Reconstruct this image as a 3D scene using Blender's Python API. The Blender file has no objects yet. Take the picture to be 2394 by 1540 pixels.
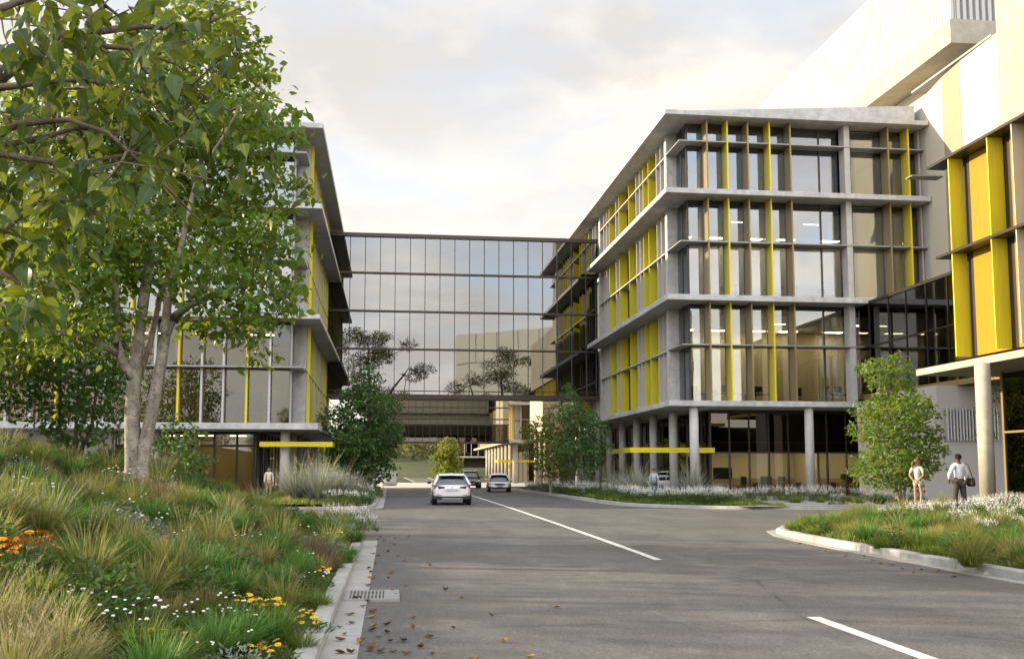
import bpy, bmesh, math, random
import numpy as np
from mathutils import Vector, Matrix, Euler
S = bpy.context.scene
COL = S.collection
R = math.radians
random.seed(7); RNG = np.random.default_rng(7)

# ------------------------------------------------------------------ camera
HC = 1.65
FPX, PW, PH = 2327.0, 2394.0, 1540.0
YAW, PITCH = R(6.9507), R(5.5)
cd = bpy.data.cameras.new('camera'); cam = bpy.data.objects.new('camera', cd); COL.objects.link(cam)
cam.location = (0, 0, HC)
cam.rotation_euler = (R(90) + PITCH, 0, -YAW)
cd.sensor_fit = 'HORIZONTAL'; cd.sensor_width = 36; cd.lens = 36 * FPX / PW
cd.shift_y = 0.04425; cd.clip_start = 0.1; cd.clip_end = 6000
S.camera = cam

# ------------------------------------------------------------------ sky, sun, exposure
SUN_AZ, SUN_EL = 16.0, 18.0           # degrees beyond -X towards +Y, and above the horizon
sdir = Vector((-math.cos(R(SUN_AZ)) * math.cos(R(SUN_EL)), math.sin(R(SUN_AZ)) * math.cos(R(SUN_EL)), math.sin(R(SUN_EL))))
W = bpy.data.worlds.new('World'); S.world = W; W.use_nodes = True
def build_world():
    nt = W.node_tree; N = nt.nodes; L = nt.links; N.clear()
    out = N.new('ShaderNodeOutputWorld'); bg = N.new('ShaderNodeBackground'); bg.inputs[1].default_value = 0.10
    L.new(bg.outputs[0], out.inputs[0])
    sky = N.new('ShaderNodeTexSky'); sky.sky_type = 'NISHITA'; sky.sun_disc = False
    sky.sun_elevation = R(SUN_EL); sky.sun_rotation = math.atan2(sdir.x, sdir.y) % (2 * math.pi)
    sky.altitude = 50; sky.air_density = 1.0; sky.dust_density = 1.0; sky.ozone_density = 1.0
    tc = N.new('ShaderNodeTexCoord')
    def math_(op, a, b=None, c=None):
        n = N.new('ShaderNodeMath'); n.operation = op
        for i, v in enumerate((a, b, c)):
            if v is None: continue
            if isinstance(v, (int, float)): n.inputs[i].default_value = v
            else: L.new(v, n.inputs[i])
        return n.outputs[0]
    sep = N.new('ShaderNodeSeparateXYZ'); L.new(tc.outputs['Generated'], sep.inputs[0])
    zz = math_('ADD', math_('MAXIMUM', sep.outputs[2], 0.0), 0.16)
    cmb = N.new('ShaderNodeCombineXYZ')
    L.new(math_('DIVIDE', sep.outputs[0], zz), cmb.inputs[0]); L.new(math_('DIVIDE', sep.outputs[1], zz), cmb.inputs[1])
    def noise(scale, detail, rough, off, dist=0.0):
        mp = N.new('ShaderNodeMapping'); mp.inputs['Location'].default_value = off
        L.new(cmb.outputs[0], mp.inputs[0])
        n = N.new('ShaderNodeTexNoise'); n.inputs['Scale'].default_value = scale; n.inputs['Detail'].default_value = detail
        n.inputs['Roughness'].default_value = rough; n.inputs['Distortion'].default_value = dist
        L.new(mp.outputs[0], n.inputs['Vector']); return n.outputs[0]
    def ramp(v, stops):
        r = N.new('ShaderNodeValToRGB'); L.new(v, r.inputs[0])
        e = r.color_ramp.elements
        while len(e) < len(stops): e.new(0.5)
        for k, (p, c) in enumerate(stops): e[k].position = p; e[k].color = (*c, 1) if len(c) == 3 else c
        return r.outputs[0]
    def mix(f, a, b):
        m = N.new('ShaderNodeMix'); m.data_type = 'RGBA'
        if isinstance(f, (int, float)): m.inputs[0].default_value = f
        else: L.new(f, m.inputs[0])
        for i, v in ((6, a), (7, b)):
            if isinstance(v, tuple): m.inputs[i].default_value = (*v, 1)
            else: L.new(v, m.inputs[i])
        return m.outputs[2]
    cover = ramp(noise(1.5, 8, 0.58, (2.2, 4.4, 0), 0.12), [(0.38, (0, 0, 0)), (0.56, (1, 1, 1))])
    shade = ramp(noise(2.2, 7, 0.55, (6.1, 7.7, 1.0), 0.15), [(0.42, (0, 0, 0)), (0.70, (1, 1, 1))])
    # clouds brightened behind the camera to fill shaded fronts; thin haze at the horizon
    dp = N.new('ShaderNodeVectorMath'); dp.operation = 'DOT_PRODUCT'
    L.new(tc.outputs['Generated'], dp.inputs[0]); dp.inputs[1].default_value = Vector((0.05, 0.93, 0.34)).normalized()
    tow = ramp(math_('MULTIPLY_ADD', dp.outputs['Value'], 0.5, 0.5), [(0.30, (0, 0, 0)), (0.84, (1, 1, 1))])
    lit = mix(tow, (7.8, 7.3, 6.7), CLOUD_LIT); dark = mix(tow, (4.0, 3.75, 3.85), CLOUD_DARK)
    cloud = mix(shade, dark, lit)
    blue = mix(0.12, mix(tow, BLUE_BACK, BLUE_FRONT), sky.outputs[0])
    base = mix(cover, blue, cloud)
    hz = ramp(sep.outputs[2], [(0.0, (1, 1, 1)), (0.37, (0, 0, 0))])
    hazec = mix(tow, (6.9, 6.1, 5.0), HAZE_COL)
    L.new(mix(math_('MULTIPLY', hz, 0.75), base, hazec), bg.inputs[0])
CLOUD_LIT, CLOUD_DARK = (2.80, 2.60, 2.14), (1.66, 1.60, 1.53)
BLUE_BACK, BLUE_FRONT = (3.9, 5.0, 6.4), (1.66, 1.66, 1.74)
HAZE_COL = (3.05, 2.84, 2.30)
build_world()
sl = bpy.data.lights.new('sun', 'SUN'); sl.energy = 2.05; sl.angle = R(0.6); sl.color = (1.0, 0.82, 0.55)
sun = bpy.data.objects.new('sun', sl); COL.objects.link(sun); sun.rotation_euler = (-sdir).to_track_quat('-Z', 'Y').to_euler()
S.view_settings.view_transform = 'Standard'; S.view_settings.look = 'None'
S.view_settings.exposure = 2.3; S.view_settings.gamma = 1.0; S.view_settings.use_curve_mapping = False
S.render.engine = 'CYCLES'
cy = S.cycles; cy.use_denoising = True; cy.max_bounces = 7; cy.diffuse_bounces = 3; cy.glossy_bounces = 4
cy.transparent_max_bounces = 12; cy.transmission_bounces = 4; cy.caustics_reflective = False; cy.caustics_refractive = False
cy.sample_clamp_indirect = 4.0
try: cy.denoiser = 'OPENIMAGEDENOISE'; cy.denoising_input_passes = 'RGB_ALBEDO_NORMAL'; cy.denoising_prefilter = 'ACCURATE'
except Exception: pass

# ------------------------------------------------------------------ where things stand: photo measurement -> place
_f = Vector((math.sin(YAW) * math.cos(PITCH), math.cos(YAW) * math.cos(PITCH), math.sin(PITCH)))
_r = Vector((math.cos(YAW), -math.sin(YAW), 0)); _u = _r.cross(_f)
_cy = 1100.0 - FPX * math.tan(PITCH)
CAM = Vector((0, 0, HC))
def ray(x, y): return ((x - 1197) / FPX) * _r + ((_cy - y) / FPX) * _u + _f
def on_y(x, y, Y): d = ray(x, y); return CAM + d * (Y / d.y)
def on_z(x, y, Z=0.0): d = ray(x, y); return CAM + d * ((Z - HC) / d.z)
def proj(p):
    d = Vector(p) - CAM; z = d.dot(_f)
    if z < 0.2: return None
    return (1197 + FPX * d.dot(_r) / z, _cy - FPX * d.dot(_u) / z, z)

# ------------------------------------------------------------------ helpers
class MB:
    def __init__(s): s.v = []; s.f = []; s.m = []; s.uv = []
    def add(s, vs, fs, m=0, uv=None):
        o = len(s.v); s.v += [tuple(p) for p in vs]
        for f in fs: s.f.append([o + i for i in f]); s.m.append(m); s.uv.append(uv)
    def box(s, x0, x1, y0, y1, z0, z1, m=0):
        s.add([(x0, y0, z0), (x1, y0, z0), (x1, y1, z0), (x0, y1, z0), (x0, y0, z1), (x1, y0, z1), (x1, y1, z1), (x0, y1, z1)],
              [(0, 3, 2, 1), (4, 5, 6, 7), (0, 1, 5, 4), (1, 2, 6, 5), (2, 3, 7, 6), (3, 0, 4, 7)], m)
    def quad(s, a, b, c, d, m=0): s.add([a, b, c, d], [(0, 1, 2, 3)], m)
    def prism(s, pts, z0, z1, m=0):
        n = len(pts)
        s.add([(x, y, z0) for x, y in pts] + [(x, y, z1) for x, y in pts],
              [tuple(range(n))[::-1], tuple(range(n, 2 * n))] + [(i, (i + 1) % n, n + (i + 1) % n, n + i) for i in range(n)], m)
    def loft(s, rings, m=0, caps=True, closed=True):
        n = len(rings[0]); o = len(s.v)
        for r in rings: s.v += [tuple(p) for p in r]
        for k in range(len(rings) - 1):
            for i in range(n if closed else n - 1):
                j = (i + 1) % n
                s.f.append([o + k * n + i, o + k * n + j, o + (k + 1) * n + j, o + (k + 1) * n + i]); s.m.append(m); s.uv.append(None)
        if caps:
            s.f.append([o + i for i in range(n)][::-1]); s.m.append(m); s.uv.append(None)
            s.f.append([o + (len(rings) - 1) * n + i for i in range(n)]); s.m.append(m); s.uv.append(None)
    def tube(s, pts, rad, n=6, m=0, caps=True):
        pts = [Vector(p) for p in pts]
        if isinstance(rad, (int, float)): rad = [rad] * len(pts)
        rings = []; a = None
        for i, p in enumerate(pts):
            d = (pts[min(i + 1, len(pts) - 1)] - pts[max(i - 1, 0)])
            d = d.normalized() if d.length > 1e-9 else Vector((0, 0, 1))
            if a is None: a = d.orthogonal().normalized()
            else:
                a = a - d * a.dot(d); a = a.normalized() if a.length > 1e-6 else d.orthogonal().normalized()
            b = d.cross(a)
            rings.append([p + (a * math.cos(t) + b * math.sin(t)) * rad[i] for t in [2 * math.pi * k / n for k in range(n)]])
        s.loft(rings, m, caps)
    def cyl(s, x, y, z0, z1, r, n=20, m=0): s.tube([(x, y, z0), (x, y, z1)], r, n, m)
    def mesh(s, name, mats, smooth=False, off=None):
        me = bpy.data.meshes.new(name)
        vs = s.v if off is None else [(a - off[0], b - off[1], c - off[2]) for a, b, c in s.v]
        me.from_pydata(vs, [], s.f)
        for mt in (mats if isinstance(mats, (list, tuple)) else [mats]): me.materials.append(mt)
        me.polygons.foreach_set('material_index', s.m)
        if smooth: me.polygons.foreach_set('use_smooth', [True] * len(s.f))
        if any(u is not None for u in s.uv):
            l = me.uv_layers.new(name='UVMap'); arr = []
            for f, u in zip(s.f, s.uv):
                arr += [c for k in range(len(f)) for c in (u[k] if u is not None else (0.5, 0.5))]
            l.data.foreach_set('uv', arr)
        me.update(); return me
    def build(s, name, mats, parent=None, smooth=False, bevel=0.0):
        off = parent.location if parent is not None else None
        if parent is not None and parent.parent is not None: off = parent.parent.location + parent.location
        o = bpy.data.objects.new(name, s.mesh(name, mats, smooth, off)); COL.objects.link(o)
        if parent is not None: o.parent = parent
        if bevel:
            md = o.modifiers.new('bevel', 'BEVEL'); md.width = bevel; md.segments = 2; md.limit_method = 'ANGLE'
        if smooth == 'auto':
            pass
        return o
def tag(o, label=None, cat=None, group=None, kind=None):
    if label: o['label'] = label
    if cat: o['category'] = cat
    if group: o['group'] = group
    if kind: o['kind'] = kind
    return o
def thing(name, label, cat, loc=(0, 0, 0), group=None, kind=None):
    o = bpy.data.objects.new(name, None); o.empty_display_size = 0.2; COL.objects.link(o); o.location = loc
    return tag(o, label, cat, group, kind)
_bx = {}
def bx(name, mat, parent, x0, x1, y0, y1, z0, z1, bevel=0.0):
    """a box part; alike boxes share one mesh"""
    d = (round(x1 - x0, 3), round(y1 - y0, 3), round(z1 - z0, 3), mat.name)
    if d not in _bx:
        b = MB(); b.box(-d[0] / 2, d[0] / 2, -d[1] / 2, d[1] / 2, -d[2] / 2, d[2] / 2); _bx[d] = b.mesh(name, mat)
    o = bpy.data.objects.new(name, _bx[d]); COL.objects.link(o)
    c = Vector(((x0 + x1) / 2, (y0 + y1) / 2, (z0 + z1) / 2))
    if parent is not None:
        o.parent = parent; c -= parent.location
        if parent.parent is not None: c -= parent.parent.location
    o.location = c; return o
_cy2 = {}
def column(mat, parent, x, y, z0, z1, r=0.26, name='column'):
    d = (round(z1 - z0, 3), r, mat.name)
    if d not in _cy2:
        b = MB(); b.cyl(0, 0, 0, z1 - z0, r, 24); _cy2[d] = b.mesh(name, mat, smooth=False)
        me = _cy2[d]; me.polygons.foreach_set('use_smooth', [len(p.vertices) == 4 for p in me.polygons])
    o = bpy.data.objects.new(name, _cy2[d]); COL.objects.link(o); o.parent = parent
    o.location = Vector((x, y, z0)) - parent.location; return o
def inst(name, me, parent=None, loc=(0, 0, 0), rot=(0, 0, 0), sc=1.0):
    o = bpy.data.objects.new(name, me); COL.objects.link(o)
    if parent is not None: o.parent = parent
    o.location = loc; o.rotation_euler = rot; o.scale = (sc, sc, sc) if isinstance(sc, (int, float)) else sc
    return o
def copy_tree(o, parent=None):
    c = o.copy(); COL.objects.link(c)
    if parent is not None: c.parent = parent
    for ch in list(o.children): copy_tree(ch, c)
    return c
ORD = ['nearest'] + 'second third fourth fifth sixth seventh eighth ninth tenth eleventh twelfth thirteenth fourteenth fifteenth sixteenth seventeenth eighteenth nineteenth twentieth'.split()
TENS = {2: 'twenty', 3: 'thirty', 4: 'forty', 5: 'fifty', 6: 'sixty', 7: 'seventy', 8: 'eighty', 9: 'ninety'}
def nth(k):
    if k < len(ORD): return ORD[k] + (' nearest' if k else '')
    n = k + 1; t, u = divmod(n, 10)
    w = (TENS[t][:-1] + 'ieth') if u == 0 else TENS[t] + '-' + ['', 'first', 'second', 'third', 'fourth', 'fifth', 'sixth', 'seventh', 'eighth', 'ninth'][u]
    return w + ' nearest'

# ------------------------------------------------------------------ materials
class MT:
    def __init__(s, name):
        s.m = bpy.data.materials.new(name); s.m.use_nodes = True
        s.nt = s.m.node_tree; s.N = s.nt.nodes; s.L = s.nt.links; s.N.clear()
        s.out = s.N.new('ShaderNodeOutputMaterial')
    def n(s, t, **k):
        o = s.N.new(t)
        for a, b in k.items(): setattr(o, a, b)
        return o
    def set(s, inp, v):
        if isinstance(v, (int, float)): inp.default_value = v
        elif isinstance(v, tuple): inp.default_value = (*v, 1) if (len(v) == 3 and inp.type == 'RGBA') else v
        else: s.L.new(v, inp)
    def pos(s): return s.n('ShaderNodeNewGeometry').outputs['Position']
    def obj(s): return s.n('ShaderNodeTexCoord').outputs['Object']
    def uv(s):
        q = s.n('ShaderNodeSeparateXYZ'); s.L.new(s.n('ShaderNodeTexCoord').outputs['UV'], q.inputs[0]); return q.outputs
    def rnd(s): return s.n('ShaderNodeObjectInfo').outputs['Random']
    def map(s, v, sc=(1, 1, 1), loc=(0, 0, 0)):
        o = s.n('ShaderNodeMapping'); o.inputs['Scale'].default_value = sc; o.inputs['Location'].default_value = loc; s.L.new(v, o.inputs[0]); return o.outputs[0]
    def noise(s, v, scale, detail=4, rough=0.55, dist=0.0):
        o = s.n('ShaderNodeTexNoise'); s.L.new(v, o.inputs['Vector'])
        for a, b in (('Scale', scale), ('Detail', detail), ('Roughness', rough), ('Distortion', dist)): o.inputs[a].default_value = b
        return o.outputs[0]
    def ramp(s, v, stops, interp=None):
        r = s.n('ShaderNodeValToRGB'); s.L.new(v, r.inputs[0]); e = r.color_ramp.elements
        if interp: r.color_ramp.interpolation = interp
        while len(e) < len(stops): e.new(0.5)
        for k, (p, c) in enumerate(stops):
            e[k].position = p; e[k].color = (c, c, c, 1) if isinstance(c, (int, float)) else (*c, 1)
        return r.outputs[0]
    def mix(s, f, a, b, mode='MIX'):
        o = s.n('ShaderNodeMix', data_type='RGBA', blend_type=mode)
        s.set(o.inputs[0], f); s.set(o.inputs[6], a); s.set(o.inputs[7], b); return o.outputs[2]
    def math(s, op, a, b=0.0):
        o = s.n('ShaderNodeMath', operation=op); s.set(o.inputs[0], a); s.set(o.inputs[1], b); return o.outputs[0]
    def bump(s, h, strength=0.3, dist=0.02):
        o = s.n('ShaderNodeBump'); o.inputs['Strength'].default_value = strength; o.inputs['Distance'].default_value = dist
        s.L.new(h, o.inputs['Height']); return o.outputs[0]
    def bsdf(s, col, rough=0.6, metal=0.0, spec=0.4, nrm=None, **k):
        b = s.n('ShaderNodeBsdfPrincipled'); s.set(b.inputs['Base Color'], col); s.set(b.inputs['Roughness'], rough); s.set(b.inputs['Metallic'], metal)
        b.inputs['Specular IOR Level'].default_value = spec
        if nrm is not None: s.L.new(nrm, b.inputs['Normal'])
        for a, v in k.items(): s.set(b.inputs[a], v)
        return b.outputs[0]
    def done(s, sh): s.L.new(sh, s.out.inputs[0]); return s.m
M = {}
def simple(name, col, rough=0.6, metal=0.0, spec=0.4, var=0.0, scale=3.0, **k):
    t = MT(name); c = col
    if var:
        nz = t.noise(t.pos(), scale, 5, 0.6)
        c = t.mix(nz, tuple(x * (1 - var) for x in col), tuple(min(1, x * (1 + var)) for x in col))
    M[name] = t.done(t.bsdf(c, rough, metal, spec, **k)); return M[name]
def concrete(name, col, stain=0.48, bumpk=0.25):
    t = MT(name); p = t.pos()
    big = t.noise(p, 0.45, 5, 0.6, 0.4); mid = t.noise(p, 2.6, 6, 0.65); fine = t.noise(p, 22, 4, 0.7)
    streak = t.noise(t.map(p, (2.2, 2.2, 0.18)), 1.6, 5, 0.6)
    c = t.mix(t.ramp(big, [(0.35, 0.0), (0.7, 1.0)]), tuple(x * 0.82 for x in col), tuple(x * 1.12 for x in col))
    c = t.mix(t.ramp(mid, [(0.35, 0.55), (0.62, 0.0)]), c, tuple(x * (1 - stain) for x in col))
    c = t.mix(t.ramp(streak, [(0.52, 0.0), (0.75, 0.6)]), c, tuple(x * 0.62 for x in col))
    c = t.mix(t.ramp(fine, [(0.30, 0.7), (0.42, 0.0)]), c, tuple(x * 0.55 for x in col))
    c = t.mix(t.ramp(t.noise(p, 6.5, 5, 0.6), [(0.62, 0.0), (0.8, 0.5)]), c, tuple(min(0.8, x * 1.45) for x in col))
    M[name] = t.done(t.bsdf(c, 0.82, 0, 0.25, t.bump(t.mix(0.5, fine, mid), bumpk, 0.01))); return M[name]
def painted(name, col, dirt):
    t = MT(name); p = t.pos(); a = t.noise(p, 0.9, 4, .6); st = t.noise(t.map(p, (3.5, 3.5, .22)), 2.2, 5, .65); f = t.noise(p, 9, 4, .65)
    c = t.mix(a, tuple(x * .90 for x in col), tuple(x * 1.06 for x in col)); c = t.mix(t.ramp(st, [(.48, 0.0), (.72, .55)]), c, dirt); c = t.mix(t.ramp(f, [(.60, 0.0), (.75, .3)]), c, dirt)
    M[name] = t.done(t.bsdf(c, t.ramp(st, [(.3, .36), (.7, .55)]), 0, .45, t.bump(t.noise(p, 1.4, 3, .5), .12, .03)))
concrete('concrete', (0.56, 0.555, 0.55)); concrete('concrete_column', (0.53, 0.52, 0.50), 0.25); concrete('concrete_warm', (0.44, 0.40, 0.32), 0.3)
concrete('kerb_concrete', (0.44, 0.44, 0.43), 0.3, 0.4); concrete('gutter_concrete', (0.40, 0.395, 0.385), 0.3, 0.35); concrete('path_concrete', (0.38, 0.37, 0.34), 0.25)
painted('yellow_panel', (0.62, 0.54, 0.025), (0.40, 0.35, 0.05)); simple('yellow_steel', (0.66, 0.53, 0.02), 0.4, 0, 0.5, 0.06)
painted('gold_panel', (0.33, 0.205, 0.008), (0.19, 0.105, 0.008))
simple('bronze_fin', (0.26, 0.195, 0.085), 0.42, 0.25, 0.5, 0.10, 2); simple('pale_fin', (0.50, 0.48, 0.43), 0.6, 0, 0.35, 0.10, 2.5)
simple('silver_fin', (0.45, 0.45, 0.45), 0.4, 0.3, 0.5, 0.05); simple('dark_metal', (0.035, 0.030, 0.028), 0.4, 0.5, 0.5, 0.2); simple('brown_metal', (0.055, 0.042, 0.034), 0.42, 0.4, 0.5, 0.15)
simple('grey_metal', (0.30, 0.30, 0.30), 0.45, 0.2, 0.5, 0.06); simple('dark_soffit', (0.05, 0.045, 0.04), 0.7)
simple('panel_pale', (0.54, 0.49, 0.385), 0.55, 0, 0.35, 0.05, 1.0); simple('panel_tan', (0.33, 0.275, 0.18), 0.55, 0, 0.35, 0.06, 1.0); simple('panel_grey', (0.42, 0.40, 0.37), 0.65, 0, 0.3, 0.07, 0.8)
simple('white_cladding', (0.50, 0.50, 0.49), 0.45, 0.0, 0.45, 0.03, 0.6); simple('beige_render', (0.48, 0.41, 0.30), 0.8, 0, 0.25, 0.06, 0.7)
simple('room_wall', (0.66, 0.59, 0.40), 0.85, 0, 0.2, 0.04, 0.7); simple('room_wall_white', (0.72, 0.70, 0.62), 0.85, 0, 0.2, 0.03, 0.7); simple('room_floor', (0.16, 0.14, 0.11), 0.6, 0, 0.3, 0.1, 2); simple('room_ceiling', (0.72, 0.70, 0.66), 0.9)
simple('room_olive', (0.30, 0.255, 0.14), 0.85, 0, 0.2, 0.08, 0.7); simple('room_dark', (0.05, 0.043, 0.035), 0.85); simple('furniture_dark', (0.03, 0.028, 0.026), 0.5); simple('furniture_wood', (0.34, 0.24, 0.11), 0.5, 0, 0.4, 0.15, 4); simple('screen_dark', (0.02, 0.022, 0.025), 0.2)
simple('furniture_grey', (0.22, 0.23, 0.24), 0.6)
def emit(name, col, s):
    t = MT(name); e = t.n('ShaderNodeEmission'); t.set(e.inputs[0], col); e.inputs[1].default_value = s; M[name] = t.done(e.outputs[0])
emit('lamp_strip', (1.0, 0.88, 0.66), 6.0)
def glass(name, refl, tint, refl_col=(0.86, 0.90, 0.93), f0=None):
    t = MT(name); lw = t.n('ShaderNodeFresnel'); lw.inputs['IOR'].default_value = 1.45
    fac = t.math('MINIMUM', t.math('ADD', lw.outputs[0], refl), 1.0)
    g = t.n('ShaderNodeBsdfGlossy'); g.inputs['Roughness'].default_value = 0.0; t.set(g.inputs['Color'], refl_col)
    nz = t.noise(t.pos(), 0.35, 2, 0.5); t.L.new(t.bump(nz, 0.05, 0.05), g.inputs['Normal'])
    tr = t.n('ShaderNodeBsdfTransparent'); t.set(tr.inputs[0], tint)
    mx = t.n('ShaderNodeMixShader'); t.L.new(fac, mx.inputs[0]); t.L.new(tr.outputs[0], mx.inputs[1]); t.L.new(g.outputs[0], mx.inputs[2])
    M[name] = t.done(mx.outputs[0])
glass('glass_clear', 0.13, (0.78, 0.76, 0.68)); glass('glass_tint', 0.18, (0.60, 0.60, 0.58), (0.80, 0.86, 0.92)); glass('glass_left', 0.03, (0.74, 0.70, 0.58)); glass('glass_dark', 0.05, (0.42, 0.38, 0.32), (0.75, 0.72, 0.68))
glass('glass_far', 0.5, (0.15, 0.15, 0.15)); glass('glass_mirror', 0.19, (0.10, 0.10, 0.10), (0.82, 0.86, 0.90)); glass('glass_link', 0.09, (0.25, 0.24, 0.23), (0.75, 0.76, 0.78)); glass('glass_car', 0.14, (0.20, 0.21, 0.22))
# ground materials
def asphalt():
    t = MT('asphalt'); p = t.pos()
    big = t.noise(t.map(p, (0.5, 0.16, 1)), 1.0, 6, 0.62, 0.8); mid = t.noise(t.map(p, (1, 0.5, 1)), 1.7, 7, 0.68, .4); spot = t.noise(p, 5.5, 6, 0.72); agg = t.noise(p, 26, 3, 0.8); fine = t.noise(p, 80, 3, 0.75)
    vein = t.noise(t.map(p, (0.8, 0.28, 1)), 2.2, 7, 0.72, 1.4); stain = t.noise(t.map(p, (1, .45, 1), (4, 9, 0)), .62, 5, .6)
    c = t.ramp(big, [(0.30, (0.098, 0.096, 0.094)), (0.50, (0.135, 0.132, 0.130)), (0.72, (0.182, 0.177, 0.172))])
    c = t.mix(t.ramp(mid, [(0.36, 0.6), (0.58, 0.0)]), c, (0.085, 0.083, 0.081))
    c = t.mix(t.ramp(vein, [(0.56, 0.0), (0.70, 0.55)]), c, (0.23, 0.222, 0.213))
    c = t.mix(t.ramp(stain, [(0.60, 0.0), (0.72, 0.6)]), c, (0.062, 0.060, 0.058))
    c = t.mix(t.ramp(spot, [(0.36, 0.55), (0.5, 0.0)]), c, (0.075, 0.073, 0.071)); c = t.mix(t.ramp(agg, [(0.36, 0.75), (0.52, 0.0)]), c, (0.055, 0.054, 0.053)); c = t.mix(t.ramp(agg, [(0.56, 0.0), (0.70, 0.6)]), c, (0.30, 0.292, 0.28))
    c = t.mix(t.ramp(fine, [(0.34, 0.6), (0.5, 0.0)]), c, (0.05, 0.049, 0.048))
    vo = t.n('ShaderNodeTexVoronoi', feature='DISTANCE_TO_EDGE'); vo.inputs['Scale'].default_value = .16; t.L.new(t.mix(.06, p, t.n('ShaderNodeTexNoise').outputs[1], 'ADD'), vo.inputs['Vector'])
    cr = t.math('MULTIPLY', t.ramp(vo.outputs[0], [(0.0, 1.0), (0.006, 0.0)]), t.ramp(t.noise(p, .5, 3, .5), [(.5, 0), (.62, .75)])); c = t.mix(cr, c, (0.035, 0.034, 0.033))
    M['asphalt'] = t.done(t.bsdf(c, t.ramp(mid, [(0.3, 0.62), (0.7, 0.85)]), 0, 0.35, t.bump(t.mix(0.5, fine, agg), 0.6, 0.006)))
asphalt()
def soil():
    t = MT('soil'); p = t.pos(); a = t.noise(p, 3, 6, 0.65); b = t.noise(p, 40, 4, 0.7)
    c = t.ramp(a, [(0.3, (0.030, 0.034, 0.012)), (0.55, (0.045, 0.048, 0.018)), (0.75, (0.075, 0.062, 0.032))]); c = t.mix(t.ramp(b, [(0.4, 0.6), (0.6, 0.0)]), c, (0.018, 0.016, 0.01))
    M['soil'] = t.done(t.bsdf(c, 0.95, 0, 0.1, t.bump(b, 0.8, 0.03)))
soil()
def paint():
    t = MT('road_paint'); p = t.pos(); a = t.noise(p, 14, 5, 0.7); b = t.noise(p, 90, 3, 0.7)
    c = t.mix(t.ramp(a, [(0.40, 0.5), (0.58, 0.0)]), (0.72, 0.71, 0.68), (0.40, 0.39, 0.37)); c = t.mix(t.ramp(b, [(0.30, 0.7), (0.42, 0.0)]), c, (0.16, 0.15, 0.15))
    M['road_paint'] = t.done(t.bsdf(c, 0.7, 0, 0.3))
paint()
simple('far_ground', (0.16, 0.15, 0.10), 0.95, 0, 0.1, 0.3, 0.2); simple('wood_green', (0.075, 0.085, 0.045), 0.9, 0, 0.1, 0.4, 0.25); simple('crossing_concrete', (0.50, 0.48, 0.43), 0.85, 0, 0.2, 0.08, 0.6)

# ================================================================== SETTING
def sheet(name, pts, z, mat):
    b = MB(); b.add([(x, y, z) for x, y in pts], [tuple(range(len(pts)))]); return tag(b.build(name, M[mat]), kind='structure')
sheet('ground', [(-1500, -1500), (1500, -1500), (1500, 3000), (-1500, 3000)], -0.06, 'far_ground')
sheet('road', [(-60, -90), (60, -90), (60, 99), (-60, 99)], 0.0, 'asphalt')
b = MB(); b.add([(-60, 99, 0.004), (60, 99, 0.004), (-60, 101, 0.05), (60, 101, 0.05), (-60, 137, 0.05), (60, 137, 0.05)], [(0, 1, 3, 2), (2, 3, 5, 4)]); tag(b.build('raised_crossing', M['crossing_concrete']), kind='structure')
# far road climbing to the left
b = MB(); b.add([(3.2, 137, 0.06), (7.2, 137, 0.06), (1.6, 176, 0.75), (5.6, 176, 0.75), (-4, 225, 1.75), (0.5, 225, 1.75), (-10, 262, 2.4), (-5, 262, 2.4)], [(0, 1, 3, 2), (2, 3, 5, 4), (4, 5, 7, 6)])
tag(b.build('far_road', M['asphalt']), kind='structure')
b = MB()
for o, w in ((3.35, .22), (7.05, .22)):
    pl = [(o, 137, .10), (o - 1.6, 176, .80), (o - 7.2, 225, 1.80)]
    for p, q in zip(pl[:-1], pl[1:]): b.add([(p[0] - w, p[1], p[2]), (p[0] + w, p[1], p[2]), (q[0] + w, q[1], q[2]), (q[0] - w, q[1], q[2])], [(0, 1, 2, 3)])
tag(b.build('far_kerb', M['path_concrete']), kind='structure')
# hill at the end of the street
def hill_z(x, y):
    t = min(1.0, max(0.0, (y - 137) / 260.0)); return -0.02 + 15 * t ** 1.5 + 1.6 * math.sin(x * 0.04 + 1) * t + max(0, abs(x - 2 + (y - 137) * .05) - 8) * 0.02 * min(1, (y - 137) / 30)
b = MB(); nx, ny = 41, 26; vs = []; fs = []
for j in range(ny):
    for i in range(nx): x = -220 + 440 * i / (nx - 1); y = 137.5 + 330 * (j / (ny - 1)) ** 1.5; vs.append((x, y, hill_z(x, y) - 0.05))
for j in range(ny - 1):
    for i in range(nx - 1): a = j * nx + i; fs.append((a, a + 1, a + nx + 1, a + nx))
b.add(vs, fs); tag(b.build('hill', M['wood_green'], smooth=True), kind='structure')

# road markings
def marking(pts, w, label=None):
    b = MB(); L = []
    for i, p in enumerate(pts):
        a = Vector(pts[max(i - 1, 0)]); c = Vector(pts[min(i + 1, len(pts) - 1)]); d = (c - a).normalized(); n = Vector((-d.y, d.x)); p = Vector(p)
        L.append((p - n * w / 2, p + n * w / 2))
    for (a, c), (e, g) in zip(L[:-1], L[1:]): b.add([(a.x, a.y, .004), (c.x, c.y, .004), (g.x, g.y, .004), (e.x, e.y, .004)], [(0, 1, 2, 3)])
    return tag(b.build('road_marking', M['road_paint']), kind='structure')
marking([(4.97, 18.3), (5.02, 20), (5.10, 24.2), (5.22, 31.5), (5.36, 43.8), (5.45, 64.5), (5.47, 92)], 0.15)
marking([(4.72, 7.6), (4.78, 11.0)], 0.16)

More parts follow.
